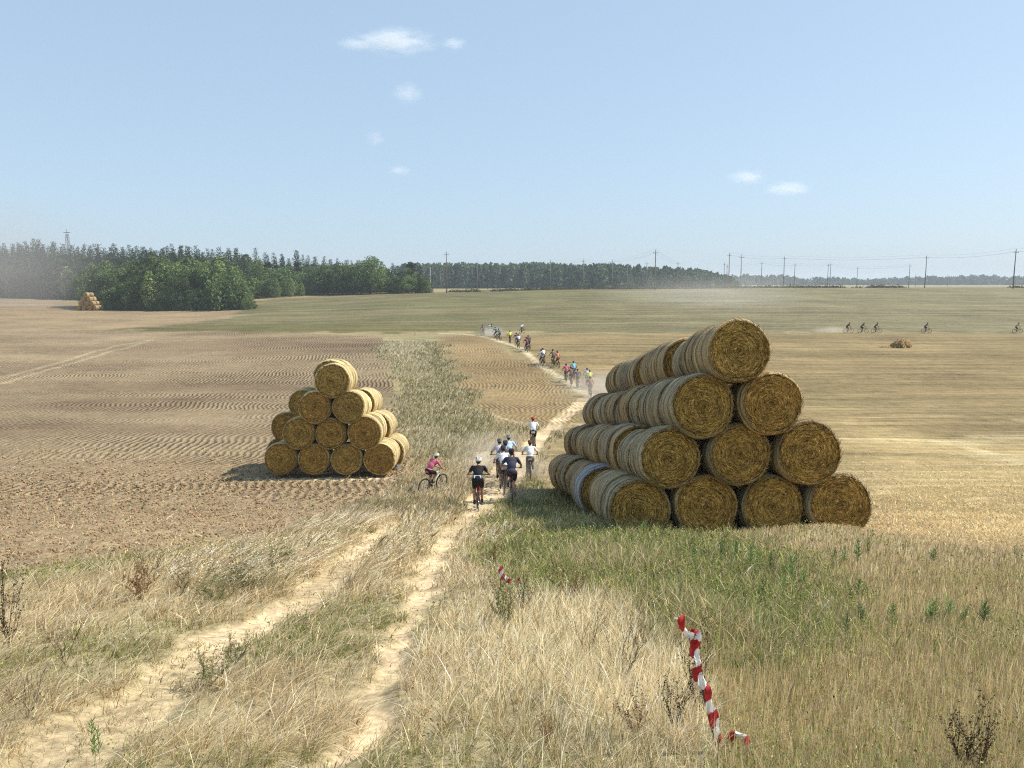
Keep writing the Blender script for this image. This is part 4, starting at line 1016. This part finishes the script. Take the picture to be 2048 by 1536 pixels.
def near_grass():
    x, y = scatter(700000, 2.6, 42, 2.0, .78, 3.4); xr, yr = x, y; a = rng.uniform(.1, .7, len(x)); xx, yy = clump(x, y, a, .17); far_ = (y > 9) | (zones(x, y)['stub'] > .3); x = np.where(far_, x, xx); y = np.where(far_, y, yy)
    m = zones(x, y); r = rng.random(len(x)); mac = vn(x, y, 1.6, 61); mac2 = vn(x, y, 3.5, 62); fine = vn(x, y, .45, 63)
    bare = np.clip(m['rut']*(.80+.6*ss(.3, .5, vn(x, y, .5, 64)))+m['path']*.95+m['plow']*1.0, 0, 1)
    inside = (m['straw'] > .5) & (m['green'] < .3) & (m['stub'] < .3)
    wdk = np.clip(y*.0011, .0042, .05)*rng.choice([.7, 1.0, 1.5], len(y), p=[.5, .35, .15])
    g1 = (r > bare*.97) & ~inside
    left = ss(-.05, -.5, x/np.maximum(y, 1)-(-.12))            # left verge
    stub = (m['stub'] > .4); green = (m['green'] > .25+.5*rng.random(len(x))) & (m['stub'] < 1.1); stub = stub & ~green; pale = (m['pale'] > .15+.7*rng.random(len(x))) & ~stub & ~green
    rest = g1 & ~stub & ~green & ~pale
    # --- default verge: mixed dry grass
    k = rest & (rng.random(len(x)) < .85*(.25+.75*ss(.28, .55, fine)))
    xs, ys_ = x[k], y[k]; n = k.sum()
    gr = ss(.52, .72, mac[k])*(.75-.35*m['pale'][k]); isg = rng.random(n) < gr
    edge = m['rut'][k] > .08
    xL = (-.12-xs/np.maximum(ys_, 1)) > .05
    pal = np.where(mac2[k][:, None] > .55, pick('grey', n), pick('straw', n)); c = np.where(isg[:, None], np.where(rng.random((n, 1)) < .6, pick('olive', n), pick('green', n)), pal)
    h = (.10+.20*ss(.3, .75, mac2[k])+.11*rng.random(n))*np.where(isg, .65, 1)*np.where(edge, .45, 1)*np.where(xL, 1.2, .9)*(1-.5*ss(8, 16, ys_)*(xs > .5))*(1-.35*ss(10, 30, ys_))
    midv = (np.abs(xs/np.maximum(ys_, 1)+.17) < .07) ; 
    ln = np.stack([rng.normal(.25, .62, n)+np.where(xL, .35, 0), rng.normal(-.05, .6, n)], 1)
    blades('dry_grass', xs, ys_, h, wdk[k], ln, c, 'dry knee-high grass of the verge around the sandy ruts')
    # tall flowering stems
    k = (rest | pale) & (rng.random(len(x)) < .17) & (mac2 > .38) & ~((x > .5) & (y > 8.5)); n = k.sum(); xs, ys_ = x[k], y[k]; xL = (-.12-xs/np.maximum(ys_, 1)) > .05
    h = rng.uniform(.24, .48, n)*(1-.3*ss(12, 30, ys_))*np.where(xL, 1.15, 1)*np.where(m['rut'][k] > .05, .55, 1); ln = np.stack([rng.normal(.35, .25, n)+np.where(xL, .45, 0), rng.normal(0, .25, n)], 1)
    cc = np.where(m['pale'][k][:, None] > .4, pick('pale', n), np.where(rng.random((n, 1)) < .5, pick('straw', n), pick('pale', n)*.9))
    blades('seed_grass', xs, ys_, h, wdk[k]*1.1, ln, cc, 'tall bleached grass stems with feathery seed heads', 1.5)
    def bits(name, bx, by, bz, size, col, label):
        V, Q, C = leafquads(np.stack([bx, by, bz], 1), size, col); tag(link(name, np_mesh(name, V, Q, C, False, 4), M['grass']), label, 'grass', None, 'stuff')
    sel = ys_ < 16; T0 = rng.random((sel.sum(), 6))*.34+.68; hs = h[sel][:, None]; bend = np.minimum(np.hypot(ln[sel, 0], ln[sel, 1]), 1.4)[:, None]; J_ = lambda: rng.normal(0, .011, T0.shape)
    bits('seed_heads', (xs[sel][:, None]+ln[sel, 0:1]*hs*T0**1.7+J_()).ravel(), (ys_[sel][:, None]+ln[sel, 1:2]*hs*T0**1.7+J_()).ravel(), (H(xs[sel], ys_[sel])[:, None]-.02+hs*T0*(1-.28*bend*T0)+J_()).ravel(),
         np.repeat(np.clip(ys_[sel]*.0010, .0045, .012), 6), np.repeat(cc[sel]*1.05, 6, 0), 'feathery seed heads of the tall bleached grass')
    # --- pale cream patch
    k = g1 & pale & (rng.random(len(x)) < .95); n = k.sum(); xs, ys_ = x[k], y[k]
    c = np.where(rng.random((n, 1)) < .14+.4*ss(.5, .75, mac[k])[:, None], pick('olive', n), pick('pale', n))
    blades('cream_grass', xs, ys_, rng.uniform(.12, .36, n)*(.8+.4*mac2[k]), wdk[k], np.stack([rng.normal(.15, .42, n), rng.normal(0, .4, n)], 1), c, 'patch of tall cream-coloured dry grass beside the tape-wrapped stake')
    # --- green weeds, also spread over the stack's shadow to darken it
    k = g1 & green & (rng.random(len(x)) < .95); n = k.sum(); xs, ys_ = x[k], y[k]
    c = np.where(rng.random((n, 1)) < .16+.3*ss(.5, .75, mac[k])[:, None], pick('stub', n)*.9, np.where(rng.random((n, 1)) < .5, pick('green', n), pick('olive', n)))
    blades('green_weeds', xs, ys_, rng.uniform(.10, .26, n)*(1+.5*(mac[k] > .6)), wdk[k]*1.3, np.stack([rng.normal(.05, .5, n), rng.normal(0, .5, n)], 1), c, 'low green weeds growing in front of the big bale stack and darkening its shadow')
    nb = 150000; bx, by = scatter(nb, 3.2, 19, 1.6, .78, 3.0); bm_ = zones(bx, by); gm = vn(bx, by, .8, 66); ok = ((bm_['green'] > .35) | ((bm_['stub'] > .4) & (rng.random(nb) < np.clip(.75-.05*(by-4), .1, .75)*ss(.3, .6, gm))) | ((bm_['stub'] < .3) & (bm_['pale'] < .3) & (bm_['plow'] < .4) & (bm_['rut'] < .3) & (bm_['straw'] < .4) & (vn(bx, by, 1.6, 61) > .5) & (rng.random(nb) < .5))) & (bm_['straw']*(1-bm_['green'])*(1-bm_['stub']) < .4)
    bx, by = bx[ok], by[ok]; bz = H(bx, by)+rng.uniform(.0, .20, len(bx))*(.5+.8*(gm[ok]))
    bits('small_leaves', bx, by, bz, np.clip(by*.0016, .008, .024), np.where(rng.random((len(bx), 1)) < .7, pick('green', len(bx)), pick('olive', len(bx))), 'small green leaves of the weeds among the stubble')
    # --- stubble in drilled rows running away
    k = g1 & stub; xs, ys_ = x[k], y[k]; row = .125; xs = np.where(ys_ < 11, (np.round((xs+.06*ys_)/row)*row-.06*ys_)+rng.normal(0, .017, len(xs)), xs); n = len(xs)
    kk = rng.random(n) < .60; xs, ys_, n = xs[kk], ys_[kk], kk.sum(); mm = mac[k][kk]
    c = pick('stub', n); far = ss(9, 13, ys_); c = c*(1-.0*far[:, None]); c = np.where((rng.random(n) < far*.7)[:, None], pick('grey', n)*1.08, c)
    blades('stubble', xs, ys_, rng.uniform(.12, .21, n)*(1-.35*ss(12, 16, ys_)), wdk[k][kk]*1.0, np.stack([rng.normal(.03, .13, n), rng.normal(0, .13, n)], 1), c, 'upright cut straw stubble in drilled rows, right foreground')
    k = g1 & stub & (rng.random(len(x)) < (1.0-.7*ss(8, 13, y))*(.45+.55*ss(.25, .6, mac))); n = k.sum(); xs, ys_ = x[k]+rng.normal(0, .05, n), y[k]
    blades('undergrowth', xs, ys_, rng.uniform(.05, .17, n), wdk[k]*1.2, np.stack([rng.normal(0, .7, n), rng.normal(0, .7, n)], 1), np.where(rng.random((n, 1)) < .6, pick('green', n), pick('olive', n)), 'fine green undergrowth between the stubble rows')
    # --- bright straw field behind
    k = inside & (rng.random(len(x)) > ss(20, 41, y)) & (m['path'] < .4) & (m['rut'] < .3); n = k.sum(); xs, ys_ = x[k], y[k]
    gold = rng.random(n) < m['gold'][k]*.85
    blades('straw_litter', xs, ys_, rng.uniform(.05, .13, n), wdk[k]*1.15, np.stack([rng.normal(0, .9, n), rng.normal(0, .6, n)], 1), np.where(gold[:, None], pick('gold', n), pick('stub', n)), 'short bright stubble and loose straw behind the big stack')
    # --- sparse bits on ploughed soil and on the ruts
    k = (m['plow'] > .6) & (rng.random(len(x)) < .10); n = k.sum()
    blades('straw_scraps', x[k], y[k], rng.uniform(.03, .08, n), wdk[k]*1.3, np.stack([rng.normal(0, 1.2, n), rng.normal(0, 1.0, n)], 1), pick('gold', n)*.8, 'scraps of straw scattered over the ploughed soil', 0, 0.0)
    k = (m['rut'] > .5) & (rng.random(len(x)) < .10) & (fine > .5); n = k.sum()
    blades('rut_tufts', x[k], y[k], rng.uniform(.02, .07, n), wdk[k], np.stack([rng.normal(0, .9, n), rng.normal(0, .9, n)], 1), pick('olive', n), 'thin flattened grass growing in the sandy ruts')
near_grass()
def mid_grass():
    x, y = scatter(230000, 20, 110, 1.6, .25, 0); x = x-.12*y; x, y = clump(x, y, rng.uniform(.0, .55, len(x)), .6)
    m = zones(x, y); k = ((m['greens'] > .35) | ((m['mound'] < .2) & (m['straw'] < .2) & (m['plow'] < .2) & (m['path'] < .3) & (m['rut'] < .3) & (y < 60))) & (m['green'] < .25) & (rng.random(len(x)) < .8)  # pale tussocks left out of the green zone so the stack's shadow reads darker
    n = k.sum(); mac = vn(x[k], y[k], 3, 71); c = np.where(((rng.random(n) < np.where(m['fluff'][k] > .5, .8, np.where(y[k] > 50, .10, .55*(mac > .45)))))[:, None], pick('pale', n)*.8, np.where(rng.random((n, 1)) < .55, pick('olive', n), pick('straw', n)*.85))
    blades('tussock_grass', x[k], y[k], rng.uniform(.12, .42, n), np.clip(y[k]*.0011, .02, .12), np.stack([rng.normal(.3, .35, n), rng.normal(0, .3, n)], 1), c, 'tangled strip of tussock grass running down into the valley')
mid_grass()
# clods on the ploughed soil
def clods():
    x, y = scatter(60000, 8, 46, 1.7, .72, 1); m = zones(x, y); k = (m['plow'] > .7) & (rng.random(len(x)) < .75*(1-ss(22, 44, y))); x, y = x[k], y[k]; n = len(x)
    s = rng.uniform(.010, .034, n)*np.clip(y/14, 1, 2.2); base = np.array([[1, 0, 0], [-.5, .87, 0], [-.5, -.87, 0], [.1, .1, .9], [0, 0, -.6]])
    P_ = base[None]*s[:, None, None]*rng.uniform(.6, 1.4, (n, 5, 3)); P_ += np.stack([x, y, H(x, y)+s*.4], 1)[:, None]
    T_ = np.array([[0, 1, 3], [1, 2, 3], [2, 0, 3], [1, 0, 4], [2, 1, 4], [0, 2, 4]])[None]+(np.arange(n)*5)[:, None, None]
    c = np.array([.34, .25, .165])[None]*rng.uniform(.55, 1.3, (n, 1))
    tag(link('soil_clods', np_mesh('soil_clods', P_.reshape(-1, 3), T_.reshape(-1, 3), np.repeat(c, 5, 0)), M['grass']), 'small clods of dry soil on the ploughed field', 'soil clods', None, 'stuff')
clods()
# ------------------------------------------------------------------ single weeds and shrubs
def weed_mesh(kind, seed):
    g = random.Random(seed*13+5); st = MB(); Pn = []; Cn = []; sz = []
    def leaf(p, c, s): Pn.append(tuple(p)); Cn.append(tuple(a*g.uniform(.7, 1.3) for a in c)); sz.append(s)
    def branch(p, d, L, r, depth, c, s, dens):
        pts = [p]; q = Vector(p); dd = Vector(d)
        for i in range(4):
            dd = (dd+Vector((g.gauss(0, .13), g.gauss(0, .13), .08))).normalized(); q = q+dd*L/4; pts.append(q.copy())
            if depth > 0:
                for _ in range(2):
                    a = g.uniform(0, 6.28); branch(q, (dd+Vector((math.cos(a), math.sin(a), .3))*.75).normalized(), L*g.uniform(.35, .5), r*.55, depth-1, c, s, dens)
            if i >= (1 if depth else 0):
                for _ in range(dens): leaf(q+Vector((g.gauss(0, .014), g.gauss(0, .014), g.gauss(0, .014))), c, s)
        st.tube(pts, [r, r*.85, r*.7, r*.5, r*.3], 5)
    if kind == 'dark_dry':
        for _ in range(5): a = g.uniform(0, 6.28); branch(Vector((0, 0, 0)), Vector((math.cos(a)*.28, math.sin(a)*.28, 1)).normalized(), g.uniform(.6, 1.0), .006, 1, (.06, .04, .025), .014, 6)
        sc = (.09, .06, .04)
    elif kind == 'olive_bush':
        for _ in range(9): a = g.uniform(0, 6.28); branch(Vector((0, 0, 0)), Vector((math.cos(a)*.5, math.sin(a)*.5, 1)).normalized(), g.uniform(.5, .95), .005, 1, (.17, .19, .07), .017, 6)
        sc = (.15, .12, .07)
    elif kind == 'rust_dock':
        for _ in range(6): a = g.uniform(0, 6.28); branch(Vector((0, 0, 0)), Vector((math.cos(a)*.3, math.sin(a)*.3, 1)).normalized(), g.uniform(.6, 1.0), .006, 1, (.20, .11, .05), .018, 6)
        sc = (.20, .12, .06)
    elif kind == 'yellow':
        for _ in range(8):
            a = g.uniform(0, 6.28); branch(Vector((0, 0, 0)), Vector((math.cos(a)*.4, math.sin(a)*.4, 1)).normalized(), g.uniform(.7, 1.0), .005, 0, (.20, .18, .06), .016, 3)
        for _ in range(70):
            a = g.uniform(0, 6.28); r = .45*math.sqrt(g.random()); leaf((r*math.cos(a), r*math.sin(a), .95-r*.6+g.gauss(0, .05)), (.55, .38, .05), .024)
        sc = (.20, .17, .08)
    elif kind == 'fleabane':
        for q in range(3):
            b = Vector((g.gauss(0, .13)*q, g.gauss(0, .13)*q, 0)); hh = g.uniform(.55, 1.0); st.tube([b, b+Vector((.02, 0, hh))], [.008, .004], 5)
            for k in range(26):
                z = hh*(.25+.75*k/26)+g.uniform(-.02, .02); a = k*2.4+g.uniform(-.4, .4); L = g.uniform(.18, .30)*(1.15-z*.6); p0 = b+Vector((.02*z/hh, 0, z)); d = Vector((math.cos(a), math.sin(a), .55)); c = (.085, .155, .04)
                w_ = Vector((-math.sin(a), math.cos(a), 0))*.022; f = g.uniform(.8, 1.3); st.add([p0-w_*.3, p0+w_*.3, p0+d*L*.55+w_, p0+d*L, p0+d*L*.55-w_], [(0, 1, 2, 3), (0, 3, 4)], tuple(x*f for x in c))
        sc = None
    elif kind == 'bare_twigs':
        for _ in range(7): a = g.uniform(0, 6.28); branch(Vector((0, 0, 0)), Vector((math.cos(a)*.6, math.sin(a)*.6, 1)).normalized(), g.uniform(.6, 1.0), .005, 1, (.10, .075, .05), .009, 2)
        sc = (.11, .08, .06)
    if sc is not None: st.C = [sc]*len(st.C)
    else: st.C = [c if c != (1, 1, 1) else (.16, .19, .08) for c in st.C]
    sm = st.mesh('stem', False, True); sm.materials.append(M['weed']); lm = None
    if Pn:
        V, Q, C = leafquads(np.array(Pn), np.array(sz), np.array(Cn)); lm = np_mesh('foliage', V, Q, C, False, 4); lm.materials.append(M['weed'])
    return sm, lm
WK = {'dark_dry': 'dried_weed', 'olive_bush': 'leafy_weed', 'rust_dock': 'dock_plant', 'yellow': 'flowering_weed', 'fleabane': 'green_weed', 'bare_twigs': 'twiggy_weed'}
WM = {k: [weed_mesh(k, i) for i in range(3)] for k in WK}
def weed(kind, u, vb, hpx, label, wide=1.0, group=None):
    p = at(u, vb); d = p.y*CP-p.z*SP; h = hpx/F*d*(1.2 if kind == 'fleabane' else .95); sm, lm = random.choice(WM[kind]); t = empty(WK[kind], p, random.uniform(0, 6.28)); t.scale = (h*wide, h*wide, h)
    tag(t, label, 'plant', group or 'weeds standing in the grass'); link('stem', sm, None, t)
    if lm: link('foliage', lm, None, t)
for a in [
 ('dark_dry', 1925, 1545, 150, 'nearly black dried weed with upright branches at the bottom right'), ('dark_dry', 1955, 1560, 130, 'second dark dried weed crossing the bottom right one', .8),
 ('dark_dry', 1350, 1470, 150, 'dark leafy weed just left of the tape-wrapped stake', .75), ('dark_dry', 1395, 1440, 170, 'slim dark stem leaning on the tape-wrapped stake', .45), ('rust_dock', 1270, 1480, 95, 'brown seed-headed weed at the lower edge of the cream grass', .9),
 ('bare_twigs', 1245, 1365, 170, 'wide twiggy grey weed standing in the cream grass', .8), ('bare_twigs', 1180, 1330, 130, 'thin twiggy weed left of the wide one in the cream grass', .7), ('rust_dock', 1095, 1500, 80, 'dark reddish weed low in the cream grass', .8),
 ('olive_bush', 1010, 1260, 115, 'brownish green weed below the small striped tape', .8), ('dark_dry', 1045, 1230, 85, 'dark dried weed right below the small striped tape', .8), ('rust_dock', 1145, 1205, 70, 'rusty brown weed left of the yellow flowers', 1.2), ('yellow', 1205, 1200, 50, 'yellow flowering weed at the top of the cream grass', 1.4),
 ('rust_dock', 280, 1200, 75, 'rust-red dock weed in the left verge', 1.4), ('dark_dry', 370, 1190, 60, 'blackish tuft right of the rust-red dock', 1.0), ('bare_twigs', 300, 1165, 85, 'grey-green bush leaning in the wind above the dock', 1.1),
 ('olive_bush', 530, 1150, 60, 'mossy green round bush in the left verge', 2.2), ('olive_bush', 500, 1185, 60, 'lower green bush left of the mossy one', 2.2), ('olive_bush', 565, 1150, 48, 'small yellowish bush right of the mossy one', 1.8), ('olive_bush', 440, 1210, 55, 'flat olive bush between dock and mossy bush', 2.4),
 ('dark_dry', 20, 1300, 150, 'tall dark weed cut off by the left edge', .7), ('bare_twigs', 55, 1440, 120, 'greyish weed at the left edge above the rut', .7), ('bare_twigs', 130, 1330, 110, 'wispy grey weed in the left verge', .9),
 ('olive_bush', 425, 1370, 60, 'dark green tuft on the strip between the ruts', 2.0), ('olive_bush', 470, 1330, 55, 'smaller green tuft further up between the ruts', 1.4), ('fleabane', 190, 1536, 90, 'single thin green stalk in the near sandy rut', .5),
 ('bare_twigs', 700, 1190, 60, 'dark twiggy tuft left of the right rut', 1.0), ('dark_dry', 838, 1112, 40, 'small dark weed beside the middle of the right rut', .8), ('bare_twigs', 790, 1140, 60, 'grey bush on the strip between the ruts', 1.2),
 ('fleabane', 1715, 1130, 48, 'bright green upright weed right of centre in the stubble', .8), ('fleabane', 1688, 1135, 40, 'green weed just left of the tallest bright one', .8), ('fleabane', 1733, 1118, 40, 'slender green weed just right of the tallest bright one', .6), ('fleabane', 1668, 1128, 34, 'small green weed at the left of the bright cluster', .7),
 ('fleabane', 1862, 1128, 30, 'lone green weed near the golden straw', 1.1), ('fleabane', 2028, 1115, 22, 'tiny green weed near the right edge by the golden straw', 1.0), ('fleabane', 1716, 1200, 38, 'dark green bushy weed in the middle of the stubble', 1.0),
 ('fleabane', 1724, 1252, 42, 'green weed below the dark bushy one', 1.0), ('fleabane', 1783, 1250, 44, 'strong green weed right of its neighbour in mid stubble', 1.0), ('fleabane', 1690, 1275, 46, 'green weed lowest of the mid stubble group', .8), ('fleabane', 1858, 1250, 50, 'broad green weed in the right stubble', 1.0),
 ('fleabane', 1895, 1245, 46, 'green weed right next to the broad one', 1.1), ('fleabane', 1968, 1255, 50, 'light green weed towards the right edge', 1.0), ('fleabane', 1925, 1252, 34, 'low green weed between two taller ones at the right', 1.0), ('yellow', 1832, 1440, 34, 'small weed with yellow flowers low in the stubble', .7),
 ('fleabane', 1470, 1125, 50, 'tall green weed in front of the second bale', .6), ('fleabane', 1440, 1120, 44, 'thin green weed left of the one by the second bale', .6), ('fleabane', 1390, 1128, 38, 'green weed in front of the gap between the first two bales', .7), ('fleabane', 1500, 1140, 50, 'green weed below the third bale', .8),
 ('fleabane', 1540, 1150, 46, 'green weed right of the one below the third bale', .8), ('fleabane', 1580, 1165, 50, 'green weed at the right edge of the green patch', .8), ('fleabane', 1605, 1180, 46, 'outermost green weed of the green patch', .9), ('fleabane', 1285, 1072, 26, 'green tips before the foot of the first bale', 1.2),
 ('fleabane', 1525, 1205, 44, 'leafy green weed lower in the green patch', .9), ('olive_bush', 940, 865, 22, 'dark green tussock by the side track', 1.0), ('olive_bush', 925, 850, 16, 'small dark tussock left of the one by the side track', 1.2), ('rust_dock', 762, 965, 45, 'brown upright weed beside the small stack', .5), ('rust_dock', 988, 1128, 40, 'rust brown tuft on the right edge of the path', .9)]:
    weed(*a)
# ------------------------------------------------------------------ marker stakes and tape
RED, WHT = (.42, .03, .03), (.78, .77, .75)
MT = N('tape_plastic'); cc_ = MT.n('ShaderNodeAttribute', attribute_name='Col').outputs['Color']
_d = MT.pr(cc_, .6, .25); _t = MT.n('ShaderNodeBsdfTranslucent'); MT.l(cc_, _t.inputs[0]); _m = MT.n('ShaderNodeMixShader'); _m.inputs[0].default_value = .2; MT.l(_d, _m.inputs[1]); MT.l(_t.outputs[0], _m.inputs[2]); MT.fin(_m.outputs[0])
def ribbon(name, pts, wid, per, parent, tw=1.0, ph=0.0, sub=90):
    """striped plastic tape along pts, twisting"""
    pts = [Vector(p) for p in pts]; Ls = [0]
    for a, b in zip(pts[:-1], pts[1:]): Ls.append(Ls[-1]+(b-a).length)
    V = []; Fc = []; C = []; nw = 8; tot = Ls[-1]
    for i in range(sub+1):
        s_ = tot*i/sub; j = min(len(pts)-2, max(0, sum(1 for q in Ls if q <= s_)-1)); t = (s_-Ls[j])/(Ls[j+1]-Ls[j]); p = pts[j].lerp(pts[j+1], t)
        an = ph+tw*(math.sin(s_*15)*.9+.35*math.sin(s_*41)); d = (pts[j+1]-pts[j]).normalized(); side = Vector((math.cos(an), -math.sin(an), 0)); side = (side-d*side.dot(d)).normalized(); nrm = side.cross(d)
        for k in range(nw+1):
            f = k/nw-.5; V.append(p+side*wid*f+nrm*(.012*math.sin(s_*40+k)+.010*(f*f*4))); st_ = ((s_+f*wid*.8)/per) % 1.0; C.append(RED if st_ < .5 else WHT)
    for i in range(sub):
        for k in range(nw): a = i*(nw+1)+k; Fc.append((a, a+1, a+nw+2, a+nw+1))
    # per-face colour so the stripes stay crisp
    V2 = []; F2 = []; C2 = []
    for f in Fc:
        c = C[f[0]]; n = len(V2); V2 += [V[q] for q in f]; F2.append((n, n+1, n+2, n+3)); C2 += [c]*4
    me = np_mesh(name, np.array([tuple(v) for v in V2]), np.array(F2), np.array(C2), False, 4)
    return link(name, me, MT.m, parent)
b = at(1440, 1500); t = empty('marker_stake', b); tag(t, 'leaning stake wrapped in red and white striped tape, right foreground', 'marker stake')
yq = b.y
def loc(u, v, dy=0): return onray(u, v, yq+dy)-b
m = MB(); m.tube([(0, 0, -.05), loc(1378, 1265)], [.011, .009], 8); link('stake', m.mesh('stake'), M['bark'], t)
ribbon('barrier_tape', [loc(1356, 1234, -.02), loc(1364, 1256, -.03), loc(1380, 1272, -.03), loc(1388, 1300, -.03), loc(1399, 1330, -.04), loc(1396, 1352, -.03), loc(1412, 1385, -.04), loc(1422, 1420, -.04), loc(1432, 1450, -.03), loc(1440, 1485, -.03)], .056, .15, t, 1.0, .15, 300)
ribbon('barrier_tape', [loc(1381, 1268, -.01), loc(1392, 1262, -.03), loc(1397, 1275, -.05), loc(1390, 1290, -.04)], .045, .10, t, .5, .3, 40)
b2 = at(1455, 1502); t2 = empty('tape_end', b2); tag(t2, 'loose end of red and white tape lying in the stubble by the stake', 'tape')
q0 = onray(1435, 1490, b2.y-.02)-b2; ribbon('barrier_tape', [onray(1460, 1484, b2.y-.03)-b2, onray(1468, 1466, b2.y-.03)-b2, onray(1486, 1472, b2.y-.04)-b2, onray(1494, 1492, b2.y-.04)-b2], .042, .12, t2, .35, .2, 60)
b = at(1003, 1185); t = empty('marker_stake', b); tag(t, 'short stake with a scrap of striped tape beside the path', 'marker stake'); yq = b.y
m = MB(); m.tube([(0, 0, -.05), loc(1000, 1136)], [.012, .009], 6); link('stake', m.mesh('stake'), M['bark'], t)
ribbon('barrier_tape', [loc(999, 1134, -.02), loc(1003, 1150, -.03), loc(1010, 1161, -.03), loc(1040, 1158, -.04)], .075, .10, t, .25, .1, 50)
for u, vb, h, lab in ((808, 832, 20, 'small white flag on a stick in the weedy strip'), (830, 672, 12, 'tiny white flag at the top of the weedy strip'), (1010, 1076, 26, 'short stick with a white tag by the edge of the green patch'), (794, 968, 40, 'white scrap caught on a stick beside the small stack')):
    b = at(u, vb); d = b.y*CP-b.z*SP; hh = h/F*d; t = empty('marker_flag', b); tag(t, lab, 'flag', 'little white markers')
    m = MB(); m.tube([(0, 0, -.03), (.01, 0, hh)], .008+.0002*d, 6); link('stick', m.mesh('stick'), M['bark'], t)
    f = MB(); f.add([(0, -.01, hh), (.16*hh+.06, -.03, hh*.97), (.14*hh+.06, 0, hh*.80-.03), (0, .01, hh*.82-.03), (0, .01, hh), (.16*hh+.06, -.02, hh*.97), (.14*hh+.06, .01, hh*.80-.03), (0, .02, hh*.82-.03)], [(0, 1, 2, 3), (7, 6, 5, 4)]); link('cloth', f.mesh('cloth', False), fabric(WH), t)

# ------------------------------------------------------------------ air: dust, clouds, haze
def vol_mat(name, col, dens, sc, thr, soft, aniso=0.3, detail=3, nzw=.9):
    m = N(name); tc = m.n('ShaderNodeTexCoord').outputs['Object']; ln = m.n('ShaderNodeVectorMath', operation='LENGTH'); m.l(tc, ln.inputs[0])
    oi = m.n('ShaderNodeObjectInfo').outputs['Random']; av = m.n('ShaderNodeVectorMath', operation='ADD'); m.l(tc, av.inputs[0]); cb = m.n('ShaderNodeCombineXYZ'); m.l(m.math('MULTIPLY', oi, 31), cb.inputs[0]); m.l(cb.outputs[0], av.inputs[1])
    nz = m.noise(av.outputs[0], sc, detail, .6); f = m.rng(ln.outputs['Value'], .15, 1.0, 1.0, 0.0)
    d = m.math('MULTIPLY', m.rng(m.math('ADD', m.math('MULTIPLY', nz, nzw), m.math('MULTIPLY', f, .55)), thr, thr+soft, 0, 1), f)
    v = m.n('ShaderNodeVolumePrincipled'); v.inputs['Color'].default_value = (*col, 1); m.l(m.math('MULTIPLY', d, dens), v.inputs['Density']); v.inputs['Anisotropy'].default_value = aniso
    m.l(v.outputs[0], m.out.inputs['Volume']); return m.m
def puff(name, c, r, mat, label, cat):
    m = MB(); m.ell((0, 0, 0), (1, 1, 1), None, 20, 12); o = link(name, m.mesh(name), mat); o.location = c; o.scale = r; tag(o, label, cat, None, 'stuff'); return o
DU = vol_mat('dust_near', (.93, .86, .74), .30, 2.2, .55, .35)
DM = vol_mat('dust_mid', (.92, .85, .74), .22, 2.0, .5, .4)
DF = vol_mat('dust_far', (.90, .85, .78), .016, 1.6, .5, .45)
p = at(1035, 1005); puff('dust_cloud', p+Vector((.1, .2, .25)), (1.5, 1.6, .62), DU, 'puff of dust behind the wheels of the navy rider', 'dust')
p = at(1058, 962); puff('dust_cloud', p+Vector((0, .6, .3)), (1.8, 2.0, .8), DU, 'dust round the wheels of the rider in grey trousers', 'dust')
p = at(990, 955); puff('dust_cloud', p+Vector((0, 1.5, .5)), (2.8, 4.5, 1.4), DM, 'thin dust drifting behind the near bunch of riders', 'dust')
p = at(1185, 795); puff('dust_cloud', p+Vector((1.2, 0, .9)), (5.5, 7, 1.9), DM, 'dust cloud round the last riders of the far file', 'dust')
p = at(978, 672); puff('dust_cloud', p+Vector((.5, 0, .5)), (3.2, 5, 1.5), vol_mat('dust_crest', (.95, .90, .80), .34, 1.6, .55, .4), 'white dust behind the first riders on the crest', 'dust')
puff('dust_cloud', onray(1420, 598, 185), (34, 30, 10), DF, 'faint veil of dust drifting over the far field above the stack', 'dust')
puff('dust_cloud', onray(20, 530, 205), (34, 24, 22), vol_mat('dust_plume', (.80, .76, .72), .030, 1.3, .30, .9), 'brownish plume of dust in front of the left forest', 'dust')
p = at(1665, 666); puff('dust_cloud', p+Vector((0, 0, .5)), (5, 3, .9), DM, 'low dust behind the three riders at the field edge', 'dust')
# clouds, far outside the haze
CM = vol_mat('cloud_vapour', (1, 1, 1), .0075, 2.6, .90, .42, .2, 6, 1.5)
for u, v, a, bb, lab in ((790, 83, 88, 19, 'biggest white cloud, high left of centre'), (712, 88, 40, 11, 'wisp joined to the left end of the biggest cloud'), (908, 87, 30, 12, 'small wisp right of the biggest cloud'), (815, 187, 34, 19, 'small round cloud below the biggest one'),
                         (750, 276, 22, 17, 'tiny cloud under the small round one'), (1495, 355, 42, 14, 'small flat cloud above the right side of the stack'), (1575, 378, 48, 14, 'thin cloud low right of the flat one'), (798, 341, 26, 10, 'faint wisp low over the central woods')):
    yd = 6500; c = onray(u, v, yd); sc = yd/F
    o = puff('cloud', c, (a*sc*1.25, a*sc*.9, bb*sc*1.45), CM, lab, 'cloud')
    del o['kind']
HZ = N('air'); vv = HZ.n('ShaderNodeVolumePrincipled'); vv.inputs['Color'].default_value = (.78, .88, 1, 1); vv.inputs['Density'].default_value = .00027; vv.inputs['Anisotropy'].default_value = 0.0
HZ.l(vv.outputs[0], HZ.out.inputs['Volume'])
m = MB(); m.box((0, 1500, 8), (4200, 1900+400, 24)); o = link('haze', m.mesh('haze', False), HZ.m); tag(o, None, None, None, 'stuff')
